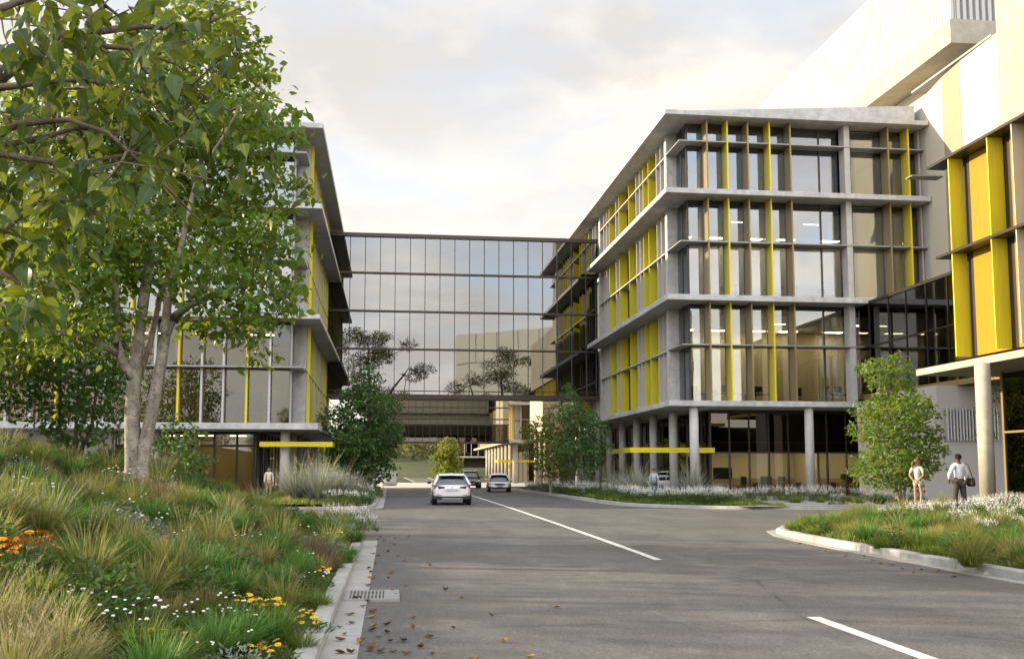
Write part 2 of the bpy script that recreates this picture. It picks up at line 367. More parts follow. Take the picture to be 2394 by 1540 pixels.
# kerbs: stones of 1.8 m set along a path with recessed joints, and gutter slabs beside them
def arc(cx, cy, r, a0, a1, n=8): return [(cx + r * math.cos(R(a0 + (a1 - a0) * i / n)), cy + r * math.sin(R(a0 + (a1 - a0) * i / n))) for i in range(n + 1)]
def resample(pts, step):
    P = [Vector(p) for p in pts]; out = [P[0].copy()]; acc = 0.0
    for a, c in zip(P[:-1], P[1:]):
        d = (c - a).length; t = step - acc
        while t <= d: out.append(a.lerp(c, t / d)); t += step
        acc = (acc + d) % step
    return out
def kerb_run(name, path, off0, off1, z0, z1, mat, step, piece, gap=0.012, round_=0.02, sub=1):
    """off0/off1: offsets to the left of the walking direction"""
    root = tag(bpy.data.objects.new(name, None), kind='structure'); COL.objects.link(root)
    P = resample(path, step / sub)
    def at_(i):
        a, c = P[max(i - 1, 0)], P[min(i + 1, len(P) - 1)]; d = (c - a).normalized(); return P[i], Vector((-d.y, d.x)), d
    for k in range(0, len(P) - sub, sub):
        b = MB(); rings = []
        for q in range(sub + 1):
            p, n, d = at_(k + q); sh = d * (gap / 2 if q == 0 else (-gap / 2 if q == sub else 0))
            prof = [(off0, z0), (off1, z0), (off1, z1 - round_), (off1 + (round_ if off0 > off1 else -round_), z1), (off0 + (-round_ if off0 > off1 else round_), z1), (off0, z1 - round_)]
            rings.append([(p.x + n.x * o + sh.x, p.y + n.y * o + sh.y, z + random.uniform(-.0015, .0015)) for o, z in prof])
        b.loft(rings); b.build(piece, M[mat], root)
    return root
LK = [(-0.60, -6.0), (-0.60, 24.0)] + arc(-3.6, 24.0, 3.0, 0, 80, 7)[1:] + [(-12, 27.6)]
kerb_run('left_kerb', LK, 0.0, 0.20, -0.05, 0.135, 'kerb_concrete', 1.5, 'kerb_stone')
kerb_run('left_gutter', LK[:2] + arc(-3.6, 24.0, 3.0, 0, 12, 2)[1:], -0.33, -0.002, -0.05, 0.012, 'gutter_concrete', 1.5, 'gutter_slab', 0.008, 0.003)
LK2 = [(-12, 42.9), (-3.2, 42.9)] + arc(-3.2, 45.5, 2.6, -90, 0, 8)[1:] + [(-0.60, 98.5)]
kerb_run('far_left_kerb', LK2, 0.0, 0.20, -0.05, 0.135, 'kerb_concrete', 1.5, 'kerb_stone')
kerb_run('far_left_gutter', LK2[2:], -0.33, -0.002, -0.05, 0.012, 'gutter_concrete', 1.5, 'gutter_slab', 0.008, 0.003)
RK = [(11.0, 98.5), (11.0, 48.5)] + arc(18.5, 48.5, 7.5, 180, 270, 10)[1:] + [(40, 41.0)]
RK = [(x, y) for x, y in RK]
kerb_run('right_kerb', RK, 0.0, 0.20, -0.05, 0.13, 'kerb_concrete', 1.6, 'kerb_stone')
kerb_run('right_gutter', RK, -0.30, -0.002, -0.05, 0.012, 'path_concrete', 1.6, 'gutter_slab', 0.008, 0.003)
IK = [(40, 38.8), (23, 38.8), (20.8, 38.3), (18.8, 36.7), (16, 33.2), (14, 30.6), (12.4, 28.7), (11.3, 27.5), (10.5, 26.5), (10.05, 25.3), (9.82, 23.9), (9.66, 22), (9.55, 19), (9.45, 15), (9.4, 8), (9.4, -6)]
kerb_run('island_kerb', IK, 0.0, 0.22, -0.05, 0.15, 'kerb_concrete', 1.9, 'kerb_stone', 0.016)
kerb_run('island_gutter', IK[3:], -0.24, -0.002, -0.05, 0.010, 'path_concrete', 1.9, 'gutter_slab', 0.008, 0.003)

# planted beds
def sm(a, b_, x): t = min(1, max(0, (x - a) / (b_ - a))); return t * t * (3 - 2 * t)
def bank_z(x, y):
    d = max(0.0, -0.8 - x)
    if y > 24: # rounded far corner
        dc = 2.8 - math.hypot(max(0, x + 3.6), y - 24) if x > -3.6 else 27.0 - y; d = min(d, max(0, dc * 1.15))
    h = 0.315 * d if d < 7 else 2.2 + 0.14 * (d - 7)
    h = min(h, 3.6)
    return 0.10 + h * (1 - 0.12 * math.sin(x * 1.1 + y * 0.45)) + 0.04 * math.sin(2.3 * x + 1.7 * y) * min(1, d)
def far_z(x, y): return 0.12 + 0.12 * min(1, max(0, -0.9 - x) / 1.5)
def garden_z(x, y): return 0.12
IKV = [Vector(p) for p in IK]
def island_d(x, y):
    p = Vector((x, y)); best = 1e9; sg = 1
    for a, c in zip(IKV[:-1], IKV[1:]):
        d = c - a; t = min(1, max(0, (p - a).dot(d) / d.length_squared)); q = a + d * t; L = (p - q).length
        if L < best - 1e-6: best = L; sg = 1 if d.x * (p - q).y - d.y * (p - q).x > 0 else -1
    return best * sg
def island_z(x, y):
    return 0.13 + 0.34 * sm(0, 6, island_d(x, y) - .2) + 0.02 * math.sin(2 * x + y)
def bed(name, inside, zf, x0, x1, y0, y1, nx, ny, mat='soil'):
    vs = []; fs = []; ok = {}
    for j in range(ny):
        for i in range(nx):
            x = x0 + (x1 - x0) * i / (nx - 1); y = y0 + (y1 - y0) * j / (ny - 1); ok[i, j] = inside(x, y); vs.append((x, y, zf(x, y)))
    for j in range(ny - 1):
        for i in range(nx - 1):
            if ok[i, j] and ok[i + 1, j] and ok[i, j + 1] and ok[i + 1, j + 1]: a = j * nx + i; fs.append((a, a + 1, a + nx + 1, a + nx))
    b = MB(); b.add(vs, fs); return tag(b.build(name, M[mat], smooth=True), kind='structure')
def in_bank(x, y): return x <= -0.74 and (y <= 24 or (x > -3.6 and math.hypot(x + 3.6, y - 24) < 2.86) or (x <= -3.6 and y < 26.86))
def in_far(x, y): return x <= -0.74 and y >= 43.0 and (y > 45.5 or x < -3.2 or math.hypot(x + 3.2, y - 45.5) < 2.46)
def in_garden(x, y): return y > 41.15 and x > 11.15 and (x > 18.5 or y > 48.5 or math.hypot(x - 18.5, y - 48.5) < 7.36)
def in_island(x, y): return island_d(x, y) > 0.16
bed('planted_bank', in_bank, bank_z, -40, -0.70, -8, 27.2, 132, 118)
bed('far_left_bed', in_far, far_z, -24, -0.72, 42.9, 98, 78, 184)
bed('garden_bed', in_garden, garden_z, 10.9, 17.0, 41, 98, 62, 140)
bed('island_bed', in_island, island_z, 9.5, 34, -6, 38.7, 110, 170)
sheet('courtyard', [(16.4, 48.5), (40, 48.5), (40, 98), (16.4, 98)], 0.135, 'path_concrete')
b = MB(); b.add([(15.0, 41.2, .142), (40, 41.2, .142), (40, 48.6, .142), (15.0, 48.6, .142)], [(0, 1, 2, 3)]); tag(b.build('footpath', M['path_concrete']), kind='structure')
sheet('left_forecourt', [(-42, 55.5), (-4.4, 55.5), (-4.4, 98), (-42, 98)], 0.245, 'path_concrete')
# ================================================================== BUILDINGS
def frame_pane(parent, gl, x0, x1, y, z0, z1, axis='y'):
    t = 0.012
    if axis == 'y': return bx('window_pane', M[gl], parent, x0, x1, y - t, y + t, z0, z1)
    return bx('window_pane', M[gl], parent, y - t, y + t, x0, x1, z0, z1)

# ---------------------------------------------------------------- right office building
RB = thing('office_building', 'four storey concrete office block with yellow fins right of the street', 'building', (24, 68, 0.13))
def slab(parent, name, x0, x1, y0, y1, z0, z1, mat='concrete'):
    b = MB(); b.box(x0, x1, y0, y1, z0, z1); return b.build(name, M[mat], parent, bevel=0.02)
SL = [(5.36, 5.68), (11.54, 11.87), (17.88, 18.19)]
for z0, z1 in SL:
    b = MB(); b.prism([(15.85, 55.5), (32.38, 55.5), (32.38, 60), (32.39, 93.6), (17.66, 93.6), (17.66, 79.3), (15.85, 79.3)], z0, z1); b.build('floor_slab', M['concrete'], RB, bevel=0.02)
b = MB(); b.prism([(15.87, 55.5), (32.36, 55.5), (32.36, 93.7), (15.87, 93.7)], 22.62, 22.90); b.build('roof_slab', M['concrete'], RB, bevel=0.02)
b = MB(); b.loft([[(16.9, 56.4, 22.9), (16.9, 93.2, 22.9), (16.9, 93.2, 23.18), (16.9, 56.4, 23.18)], [(32.0, 56.4, 22.9), (32.0, 93.2, 22.9), (32.0, 93.2, 24.15), (32.0, 56.4, 24.15)]])
b.build('parapet', M['concrete'], RB)
ST = [(5.68, 11.54, 9.02), (11.87, 17.88, 15.18), (18.19, 22.62, 21.28)]
FX = [(18.60, 'bronze_fin'), (19.86, 'yellow_steel'), (21.14, 'bronze_fin'), (22.50, 'yellow_steel'), (23.80, 'bronze_fin'), (30.05, 'bronze_fin'), (31.36, 'yellow_steel')]
FY = [(60.75, 'pale_fin'), (61.75, 'pale_fin'), (63.80, 'yellow_panel'), (65.20, 'yellow_panel'), (66.20, 'pale_fin'), (67.20, 'pale_fin'), (69.35, 'yellow_panel'), (72.45, 'yellow_panel'),
      (73.60, 'pale_fin'), (75.85, 'yellow_panel'), (76.90, 'pale_fin'), (77.90, 'pale_fin')]
FY2 = [(81.3, 'pale_fin'), (82.3, 'pale_fin'), (84.1, 'pale_fin'), (85.6, 'yellow_panel'), (86.6, 'yellow_panel'), (88.4, 'pale_fin'), (90.4, 'yellow_panel'), (92.2, 'pale_fin')]
for k, (z0, z1, zt) in enumerate(ST):
    gl = ('glass_clear', 'glass_tint', 'glass_tint')[k]
    # front glazing, one pane per bay above and below the shelf
    xs = [17.62] + [x for x, _ in FX[:5]] + [26.0, 27.42, 30.05, 31.36, 32.2]
    for a, c in zip(xs[:-1], xs[1:]):
        for lo, hi in ((z0 + .06, zt - .05), (zt + .05, z1 - .10)):
            frame_pane(RB, gl, a + .05, c - .05, 57.10, lo, hi)
        bx('mullion', M['brown_metal'], RB, c - .05, c + .05, 57.04, 57.20, z0 + .06, z1 - .10)
    bx('head_frame', M['brown_metal'], RB, 17.60, 32.25, 57.03, 57.25, z1 - .10, z1)
    bx('sill_frame', M['brown_metal'], RB, 17.60, 32.25, 57.03, 57.25, z0, z0 + .06)
    bx('transom', M['brown_metal'], RB, 17.60, 32.25, 57.05, 57.20, zt - .05, zt + .05)
    # blind box behind the head of the glass, and corner return
    bx('blind_box', M['brown_metal'], RB, 17.8, 32.2, 57.30, 57.55, z1 - .55, z1 - .02)
    for a, c in ((57.16, 58.1), (58.14, 59.18)): frame_pane(RB, 'glass_tint', a, c, 17.60, z0 + .02, z1 - .02, 'x')
    bx('mullion', M['brown_metal'], RB, 17.55, 17.65, 58.09, 58.15, z0, z1); bx('mullion', M['brown_metal'], RB, 17.55, 17.66, 57.02, 57.12, z0, z1)
    bx('corner_pier', M['concrete'], RB, 16.95, 17.66, 59.2, 59.7, z0, z1)
    # shelf that wraps the corner
    b = MB(); b.prism([(16.88, 56.15), (32.4, 56.15), (32.4, 57.02), (17.54, 57.02), (17.54, 59.19), (16.88, 59.19)], zt - .035, zt + .035); b.build('sun_shelf', M['grey_metal'], RB)
    bx('sun_shelf', M['pale_fin'], RB, 16.93, 17.60, 59.72, 79.6, zt - .035, zt + .035)
    for x, m in FX: bx('front_fin', M[m], RB, x - .045, x + .045, 56.12, 57.02, z0, z1)
    bx('front_column', M['concrete_column'], RB, 27.25, 27.60, 56.2, 56.95, z0, z1); bx('downpipe', M['dark_metal'], RB, 27.68, 27.74, 56.4, 56.5, z0, z1)
    bx('end_pier', M['panel_grey'], RB, 32.25, 32.37, 56.6, 57.3, z0, z1)
    # street-side fins before a glazed wall
    for y, m in FY: bx('street_fin', M[m], RB, 17.0, 17.62, y, y + .07, z0, z1)
    bx('end_wall', M['concrete'], RB, 17.0, 17.62, 79.35, 79.9, z0, z1)
    ys = [59.72] + [y for y, _ in FY] + [79.33]
    for a, c in zip(ys[:-1], ys[1:]): frame_pane(RB, 'glass_dark', a + .075, c - .01, 17.70, z0, z1, 'x')
    if k == 0 or k == 2:
        for y, m in FY2: bx('street_fin', M[m], RB, 17.0, 17.62, y, y + .07, z0, z1)
    frame_pane(RB, 'glass_dark', 79.95, 93.4, 17.70, z0, z1, 'x')
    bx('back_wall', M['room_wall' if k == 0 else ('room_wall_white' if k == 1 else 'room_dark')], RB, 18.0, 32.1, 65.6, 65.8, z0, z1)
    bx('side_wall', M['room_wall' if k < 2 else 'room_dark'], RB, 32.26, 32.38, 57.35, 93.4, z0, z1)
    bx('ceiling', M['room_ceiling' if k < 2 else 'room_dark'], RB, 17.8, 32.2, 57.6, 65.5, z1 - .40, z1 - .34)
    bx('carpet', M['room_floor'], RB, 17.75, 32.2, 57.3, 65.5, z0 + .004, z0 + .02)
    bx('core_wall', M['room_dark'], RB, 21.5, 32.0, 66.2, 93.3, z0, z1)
# ground floor: recessed glazing, arcade columns, glass doors
GX = [19.40, 20.60, 21.85, 23.10, 24.35, 25.60, 26.85, 28.10, 29.40, 30.70, 32.2]
for a, c in zip(GX[:-1], GX[1:]):
    frame_pane(RB, 'glass_clear', a + .04, c - .04, 59.0, .18, 2.72); frame_pane(RB, 'glass_dark', a + .04, c - .04, 59.0, 2.80, 5.15)
    bx('mullion', M['brown_metal'], RB, a - .04, a + .04, 58.93, 59.12, .14, 5.2)
bx('transom', M['brown_metal'], RB, 19.4, 32.2, 58.94, 59.1, 2.72, 2.80); bx('head_frame', M['brown_metal'], RB, 19.36, 32.2, 58.9, 59.15, 5.15, 5.36)
YG = [59.06, 60.6, 62.1, 63.6, 65.6, 67.6, 69.6, 71.6, 73.6, 75.6, 77.6, 79.6, 82, 85, 88, 91, 93.4]
for i, (a, c) in enumerate(zip(YG[:-1], YG[1:])):
    frame_pane(RB, 'glass_dark', a + .05, c - .05, 19.40, .16, 5.2, 'x'); bx('mullion', M['brown_metal'], RB, 19.33, 19.47, c - .05, c + .05, .14, 5.3)
for a in (60.6, 62.1): # entrance door leaves with pale frames
    d = MB(); d.box(19.22, 19.30, a + .1, a + .22, .14, 2.95); d.box(19.22, 19.30, a + 1.25, a + 1.37, .14, 2.95); d.box(19.22, 19.30, a + .22, a + 1.25, 2.55, 2.95); d.box(19.22, 19.30, a + .22, a + 1.25, .14, .34)
    fr = d.build('door_frame', M['panel_grey'], RB); 
for y in (64.4, 67.4, 71): bx('lobby_panel', M['panel_tan'], RB, 19.55, 19.62, y, y + .7, .14, 4.8)
for y in (56.0, 60.3, 65.0, 69.5, 74.0, 78.5, 83.0, 87.5, 92): column(M['concrete_column'], RB, 17.45, y, .13, 5.36)
for x in (24.40, 31.2): column(M['concrete_column'], RB, x, 55.95, .13, 5.36)
bx('back_wall', M['room_wall'], RB, 19.6, 32.1, 64.4, 64.6, .14, 3.4); bx('back_wall', M['room_dark'], RB, 19.6, 32.1, 64.3, 64.5, 3.4, 5.36); bx('ceiling', M['room_ceiling'], RB, 19.7, 32.1, 59.3, 64.3, 3.36, 3.42)
bx('carpet', M['room_floor'], RB, 19.5, 32.2, 59.1, 64.3, .145, .165); bx('side_wall', M['room_wall'], RB, 32.2, 32.36, 59, 93.4, .14, 5.36)
bx('added_lamp_baffle', M['room_dark'], RB, 19.6, 32.1, 59.3, 59.4, 2.82, 3.36); bx('dado_panel', M['panel_tan'], RB, 20.2, 31.8, 64.22, 64.30, .16, 1.15); bx('partition', M['room_wall'], RB, 26.9, 27.05, 60.6, 64.3, .16, 2.98); bx('wall_screen', M['screen_dark'], RB, 19.7, 20.9, 59.45, 59.52, 1.15, 1.85)  # dark baffle added to hide the ground floor ceiling lamps from outside
bx('core_wall', M['room_dark'], RB, 21.5, 32.0, 64.7, 93.3, .14, 5.3); bx('core_wall', M['room_dark'], RB, 19.75, 19.9, 75, 93.3, .14, 5.3)
# yellow entrance canopy: fascia beams round a thin deck
def canopy(parent, x0, x1, y0, y1, z0, z1):
    b = MB(); w = .12; b.box(x0, x1, y0, y0 + w, z0, z1); b.build('canopy_fascia', M['yellow_steel'], parent)
    b = MB(); b.box(x0, x0 + w, y0 + w + .002, y1, z0, z1); b.build('canopy_fascia', M['yellow_steel'], parent)
    b = MB(); b.box(x1 - w, x1, y0 + w + .002, y1, z0, z1); b.build('canopy_fascia', M['yellow_steel'], parent)
canopy(RB, 14.05, 19.2, 57.6, 62.6, 2.72, 3.02)
# strip lamps on the upper ceilings (lit in the photograph)
def lamp(x0, x1, y0, y1, z, parent, lab):
    t = thing('ceiling_lamp', lab, 'ceiling lamp', ((x0 + x1) / 2, (y0 + y1) / 2, z), 'lit strip lamps on the office ceilings')
    bx('lamp_housing', M['room_ceiling'], t, x0 - .03, x1 + .03, y0 - .03, y1 + .03, z, z + .05); bx('diffuser', M['lamp_strip'], t, x0, x1, y0, y1, z - .02, z - .001)
nm = ['left end', 'second from the left', 'middle', 'second from the right', 'right end']
for k, x in enumerate((18.9, 21.4, 23.9, 26.2, 29.4)):
    if k % 2: lamp(x, x + 1.0, 60.0, 60.06, 17.40, RB, f'lit ceiling strip on the second upper floor, {nm[k]}')
    lamp(x, x + 1.2, 64.2, 64.6, 17.40, RB, f'lit ceiling strip deep in the second upper floor, {nm[k]}'); lamp(x, x + 1.2, 64.2, 64.6, 11.06, RB, f'lit ceiling light deep in the first upper floor, {nm[k]}')
    if k in (2, 4): lamp(x + .3, x + 1.3, 61.0, 61.25, 11.06, RB, f'lit square ceiling light on the first upper floor, {nm[k]}')
    lamp(19.9 + k * 2.5, 21.3 + k * 2.5, 61.3, 61.8, 3.29, RB, f'added ceiling light brightening the ground floor waiting room, {nm[k]}')  # unseen lamps added to brighten the ground floor room

# ---------------------------------------------------------------- left office building
LB = thing('office_building', 'concrete office block with yellow and silver fins behind the leafy tree left of the street', 'building', (-18, 68, 0.0))
LS = [(3.98, 4.34), (10.32, 10.60), (16.78, 17.08)]
for z0, z1 in LS:
    b = MB(); b.prism([(-42, 57.5), (-4.1, 57.5), (-4.1, 82.2), (-5.4, 82.2), (-5.4, 96), (-42, 96)], z0, z1); b.build('floor_slab', M['concrete'], LB, bevel=0.02)
b = MB(); b.prism([(-42, 57.5), (-4.12, 57.5), (-4.12, 96), (-42, 96)], 21.58, 21.90); b.build('roof_slab', M['concrete'], LB, bevel=0.02)
LST = [(4.34, 10.32, 7.58), (10.60, 16.78, 13.85), (17.08, 21.58, 20.25)]
LX = [(-13.40, 'silver_fin'), (-12.10, 'yellow_steel'), (-10.80, 'silver_fin'), (-9.58, 'silver_fin'), (-8.27, 'yellow_steel'), (-6.98, 'silver_fin')]
LX2 = [(-14.8 - 1.32 * i, ('yellow_steel', 'silver_fin', 'silver_fin')[i % 3]) for i in range(9)]
LY = [(60.4, 'yellow_panel'), (62.6, 'pale_fin'), (63.3, 'yellow_panel'), (65.4, 'yellow_panel'), (66.6, 'pale_fin'), (68.4, 'pale_fin'), (70.2, 'yellow_panel'), (72.2, 'pale_fin'), (74.1, 'yellow_panel'), (76.2, 'pale_fin'), (78.0, 'yellow_panel'), (79.6, 'yellow_panel')]
for k, (z0, z1, zt) in enumerate(LST):
    gl = ('glass_left', 'glass_tint', 'glass_tint')[k]
    xs = [-27.0] + sorted([x for x, _ in LX + LX2]) + [-5.84]
    for a, c in zip(xs[:-1], xs[1:]):
        for lo, hi in ((z0 + .05, zt - .04), (zt + .04, z1 - .1)): frame_pane(LB, gl, a + .05, c - .05, 58.95, lo, hi)
    for x, m in LX + LX2: bx('front_fin', M[m], LB, x - .06, x + .06, 58.55, 58.93, z0, z1)
    bx('head_frame', M['brown_metal'], LB, -27, -5.8, 58.9, 59.1, z1 - .1, z1); bx('transom', M['brown_metal'], LB, -27, -5.84, 58.9, 59.05, zt - .04, zt + .04)
    bx('corner_frame', M['grey_metal'], LB, -5.86, -5.74, 58.86, 59.0, z0, z1)
    for a, c in ((59.02, 60.0), (60.04, 60.5)): frame_pane(LB, 'glass_tint', a, c, -5.80, z0, z1, 'x')
    bx('corner_pier', M['concrete'], LB, -5.84, -5.08, 60.55, 61.0, z0, z1)
    b = MB(); b.prism([(-27, 58.0), (-5.08, 58.0), (-5.08, 60.53), (-5.72, 60.53), (-5.72, 58.84), (-27, 58.84)], zt - .04, zt + .04); b.build('sun_shelf', M['grey_metal'], LB)
    for y, m in LY:
        if y > 61: bx('street_fin', M[m], LB, -5.78, -5.06, y, y + .08, z0, z1)
    bx('street_fin', M['yellow_panel'], LB, -5.06, -4.86, 60.9, 61.0, z0, z1)
    bx('end_wall', M['concrete'], LB, -5.78, -5.06, 81.6, 82.1, z0, z1)
    ys = [61.02] + [y for y, _ in LY if y > 61] + [81.58]
    for a, c in zip(ys[:-1], ys[1:]): frame_pane(LB, 'glass_dark', a + .085, c - .01, -5.86, z0, z1, 'x')
    bx('rear_wall', M['beige_render'], LB, -5.95, -5.80, 82.3, 95.8, z0, z1)
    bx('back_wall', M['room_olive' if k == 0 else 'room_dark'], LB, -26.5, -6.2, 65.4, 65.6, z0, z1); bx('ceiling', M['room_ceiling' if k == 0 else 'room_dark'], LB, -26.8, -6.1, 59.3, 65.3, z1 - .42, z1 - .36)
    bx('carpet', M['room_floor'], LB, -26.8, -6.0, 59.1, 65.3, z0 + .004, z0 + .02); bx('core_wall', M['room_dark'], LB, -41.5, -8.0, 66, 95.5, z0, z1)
    bx('west_wall', M['concrete'], LB, -42, -29.5, 58.6, 60, z0, z1); bx('west_window', M['glass_dark'], LB, -29.4, -27.1, 58.9, 58.95, z0, z1)
    bx('wall_board', M['furniture_dark'], LB, -11.6, -8.2, 65.25, 65.36, z0 + .5, z0 + 2.3) if k == 0 else None
    bx('partition', M['room_olive'], LB, -13.0, -12.7, 61.8, 65.2, z0, z1 - .5) if k == 0 else None
# ground floor of the left block
LG = [-16.0, -14.2, -12.84, -11.59, -10.37, -9.07, -8.05]
for a, c in zip(LG[:-1], LG[1:]):
    frame_pane(LB, 'glass_left', a + .05, c - .05, 61.0, .3, 3.06); frame_pane(LB, 'glass_left', a + .05, c - .05, 61.0, 3.2, 3.82); bx('mullion', M['dark_metal'], LB, c - .06, c + .06, 60.92, 61.1, .25, 3.9)
bx('transom', M['dark_metal'], LB, -16, -8.0, 60.93, 61.08, 3.06, 3.2); bx('head_frame', M['dark_metal'], LB, -16, -6.1, 60.9, 61.1, 3.82, 3.98)
for i in range(9): bx('mullion', M['dark_metal'], LB, -8.0 + .0, -7.9, 61.4 + 1.9 * i, 61.52 + 1.9 * i, .25, 3.95); frame_pane(LB, 'glass_dark', 61.52 + 1.9 * i, 63.3 + 1.9 * i, -7.95, .25, 3.95, 'x')
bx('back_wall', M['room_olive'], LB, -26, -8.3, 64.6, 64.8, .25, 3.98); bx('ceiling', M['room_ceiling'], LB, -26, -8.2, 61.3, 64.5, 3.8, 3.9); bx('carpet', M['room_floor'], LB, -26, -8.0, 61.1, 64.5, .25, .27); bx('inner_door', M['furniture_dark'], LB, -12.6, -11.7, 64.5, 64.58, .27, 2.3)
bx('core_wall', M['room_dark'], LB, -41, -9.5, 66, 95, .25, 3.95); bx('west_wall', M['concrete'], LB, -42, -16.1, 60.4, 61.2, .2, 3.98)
for x in (-13.45, -20.5, -27.5): column(M['concrete_column'], LB, x, 59.3, .1, 3.98, .28)
for y in (58.9, 63.4, 68.0, 73.0, 77.5, 82.0): column(M['concrete_column'], LB, -6.05, y, .1, 3.98, .27)
canopy(LB, -7.4, -3.3, 58.1, 61.4, 3.02, 3.30)
for k in range(6):
    x = -25 + 3.3 * k; lamp(x, x + 1.4, 61.2, 61.4, 9.86, LB, f'lit strip lamp on the left block first floor ceiling, {nth(5 - k)} the street corner')
for k in range(4):
    x = -15.4 + 1.9 * k; lamp(x, x + .9, 62.4, 62.8, 3.78, LB, f'lit lamp over the left block ground floor room, {nth(3 - k)} the street corner')

# ---------------------------------------------------------------- bridges and links
def glass_bridge(label, x0, x1, y0, y1, zs, step, xs0, gl, fr, beam):
    t = thing('glass_bridge', label, 'footbridge', ((x0 + x1) / 2, (y0 + y1) / 2, zs[0]))
    xs = [x0]; x = xs0
    while x < x1 - .3: xs.append(x); x += step
    xs.append(x1)
    for lo, hi in zip(zs[:-1], zs[1:]):
        for a, c in zip(xs[:-1], xs[1:]): frame_pane(t, 'glass_dark' if (gl == 'glass_far' and lo == zs[0]) else gl, a + .025, c - .025, y0 + .06, lo + .07, hi - .07)
    for c in xs[1:-1]: bx('mullion', M[fr], t, c - .028, c + .028, y0 - .02, y0 + .12, zs[0], zs[-1])
    for i, z in enumerate(zs): h = beam if i in (0, len(zs) - 1) else .075; bx('transom', M[fr], t, x0, x1, y0 - (.14 if h > .1 else .09), y0 + .14, z - h, z + h)
    for z in zs[:-1]: bx('floor_plate', M['dark_soffit'], t, x0, x1, y0 + .3, y1 - .3, z - .08, z + .1)
    bx('roof_plate', M['dark_soffit'], t, x0, x1, y0 + .15, y1 - .15, zs[-1] - .06, zs[-1] + .06); bx('inner_wall', M['room_dark'], t, x0, x1, y1 - 1.4, y1 - 1.3, zs[0], zs[-1]); bx('rear_wall', M['panel_pale'], t, x0, x1, y1 - 1.2, y1 - 1.1, zs[0], zs[-1])
    return t
GB = glass_bridge('mirror glazed footbridge spanning the street between the two office blocks', -5.05, 17.0, 80.4, 84.2, [7.62, 11.42, 14.5, 17.62, 20.74], 1.212, -3.40, 'glass_mirror', 'brown_metal', .15)
bx('rail', M['brown_metal'], GB, -5.0, 16.95, 80.34, 80.42, 8.02, 8.08)
FB = glass_bridge('far dark glass footbridge low across the street beyond the mirror bridge', -3.0, 15.2, 128, 131, [5.25, 7.55, 8.25, 9.75, 12.6, 16.0], .90, -2.2, 'glass_far', 'brown_metal', .12)
# ---------------------------------------------------------------- far right office
EB = thing('office_building', 'sunlit far office block with pale slabs and a row of columns beyond the bridge', 'building', (19, 150, 0.1))
for z0, z1 in ((5.30, 5.65), (10.15, 10.5), (15.2, 15.5)): slab(EB, 'floor_slab', 15.2, 26, 127.4, 183, z0, z1, 'concrete_warm')
for k, (z0, z1) in enumerate(((5.65, 10.15), (10.5, 15.2))):
    for i, y in enumerate([129.2 + 2.1 * q for q in range(25)]): bx('street_fin', M[('yellow_panel', 'panel_pale', 'yellow_panel', 'panel_pale', 'panel_pale')[i % 5]], EB, 16.0, 16.6, y, y + .1, z0, z1)
    bx('street_wall', M['panel_pale'], EB, 16.6, 16.7, 129, 183, z0, z1); bx('corner_pier', M['concrete_warm'], EB, 16.0, 16.75, 128.6, 129.0, z0, z1)
    for a, m in zip((16.8, 18.05, 19.2, 20.4, 21.6), ('concrete_warm', 'pale_fin', 'yellow_steel', 'pale_fin', 'yellow_steel')):
        frame_pane(EB, 'glass_dark', a + .06, a + 1.15, 128.7, z0, z1); bx('front_fin', M[m], EB, a - .06, a + .06, 128.2, 128.65, z0, z1)
    bx('transom', M['grey_metal'], EB, 15.95, 26, 128.25, 128.66, z0 + 2.6, z0 + 2.68); bx('core_wall', M['room_dark'], EB, 17, 26, 131, 182, z0, z1)
for i in range(9): column(M['concrete_warm'], EB, 16.15, 129.0 + 4.6 * i, .05, 5.3, .36)
for x in (20.5, 24.5): column(M['concrete_warm'], EB, x, 128.6, .05, 5.3, .36)
bx('ground_glass', M['glass_dark'], EB, 18.2, 26, 131, 131.05, .05, 5.3); bx('core_wall', M['room_dark'], EB, 18.3, 26, 132, 182, .05, 5.3); canopy(EB, 13.9, 19.5, 129.5, 134, 2.75, 3.05)
SB = thing('stair_tower', 'plain beige rendered block between the near and far right offices', 'building', (20, 108, 0.05))
b = MB(); b.box(16.0, 25, 104.5, 114, 5.9, 22); b.build('upper_wall', M['beige_render'], SB); b = MB(); b.box(18.0, 25, 105.2, 113.4, .05, 5.9); b.build('lower_wall', M['room_dark'], SB)
for y in (106, 109.5, 113): column(M['concrete_warm'], SB, 16.6, y, .05, 5.9, .28)
DB = thing('office_building', 'far off glazed office seen under the second footbridge beside the street end', 'building', (15, 205, 0.1))
for z in (4.2, 9.2, 13.8): slab(DB, 'floor_slab', 10.9, 26, 199.5, 235, z, z + .4, 'concrete_warm')
for a in range(8): frame_pane(DB, 'glass_dark', 12.0 + a * 1.4, 13.3 + a * 1.4, 200.6, 4.6, 9.2); frame_pane(DB, 'glass_dark', 12.0 + a * 1.4, 13.3 + a * 1.4, 200.6, 9.6, 13.8); bx('front_fin', M['pale_fin'], DB, 11.9 + a * 1.4, 12.02 + a * 1.4, 200.1, 200.55, 4.6, 13.8)
bx('corner_pier', M['concrete_warm'], DB, 11.0, 11.8, 200.4, 201, 4.6, 13.8); bx('core_wall', M['room_dark'], DB, 12, 26, 202, 234, 0.1, 13.6)
for x in (11.7, 13.6): column(M['concrete_warm'], DB, x, 200.6, .05, 4.2, .35)

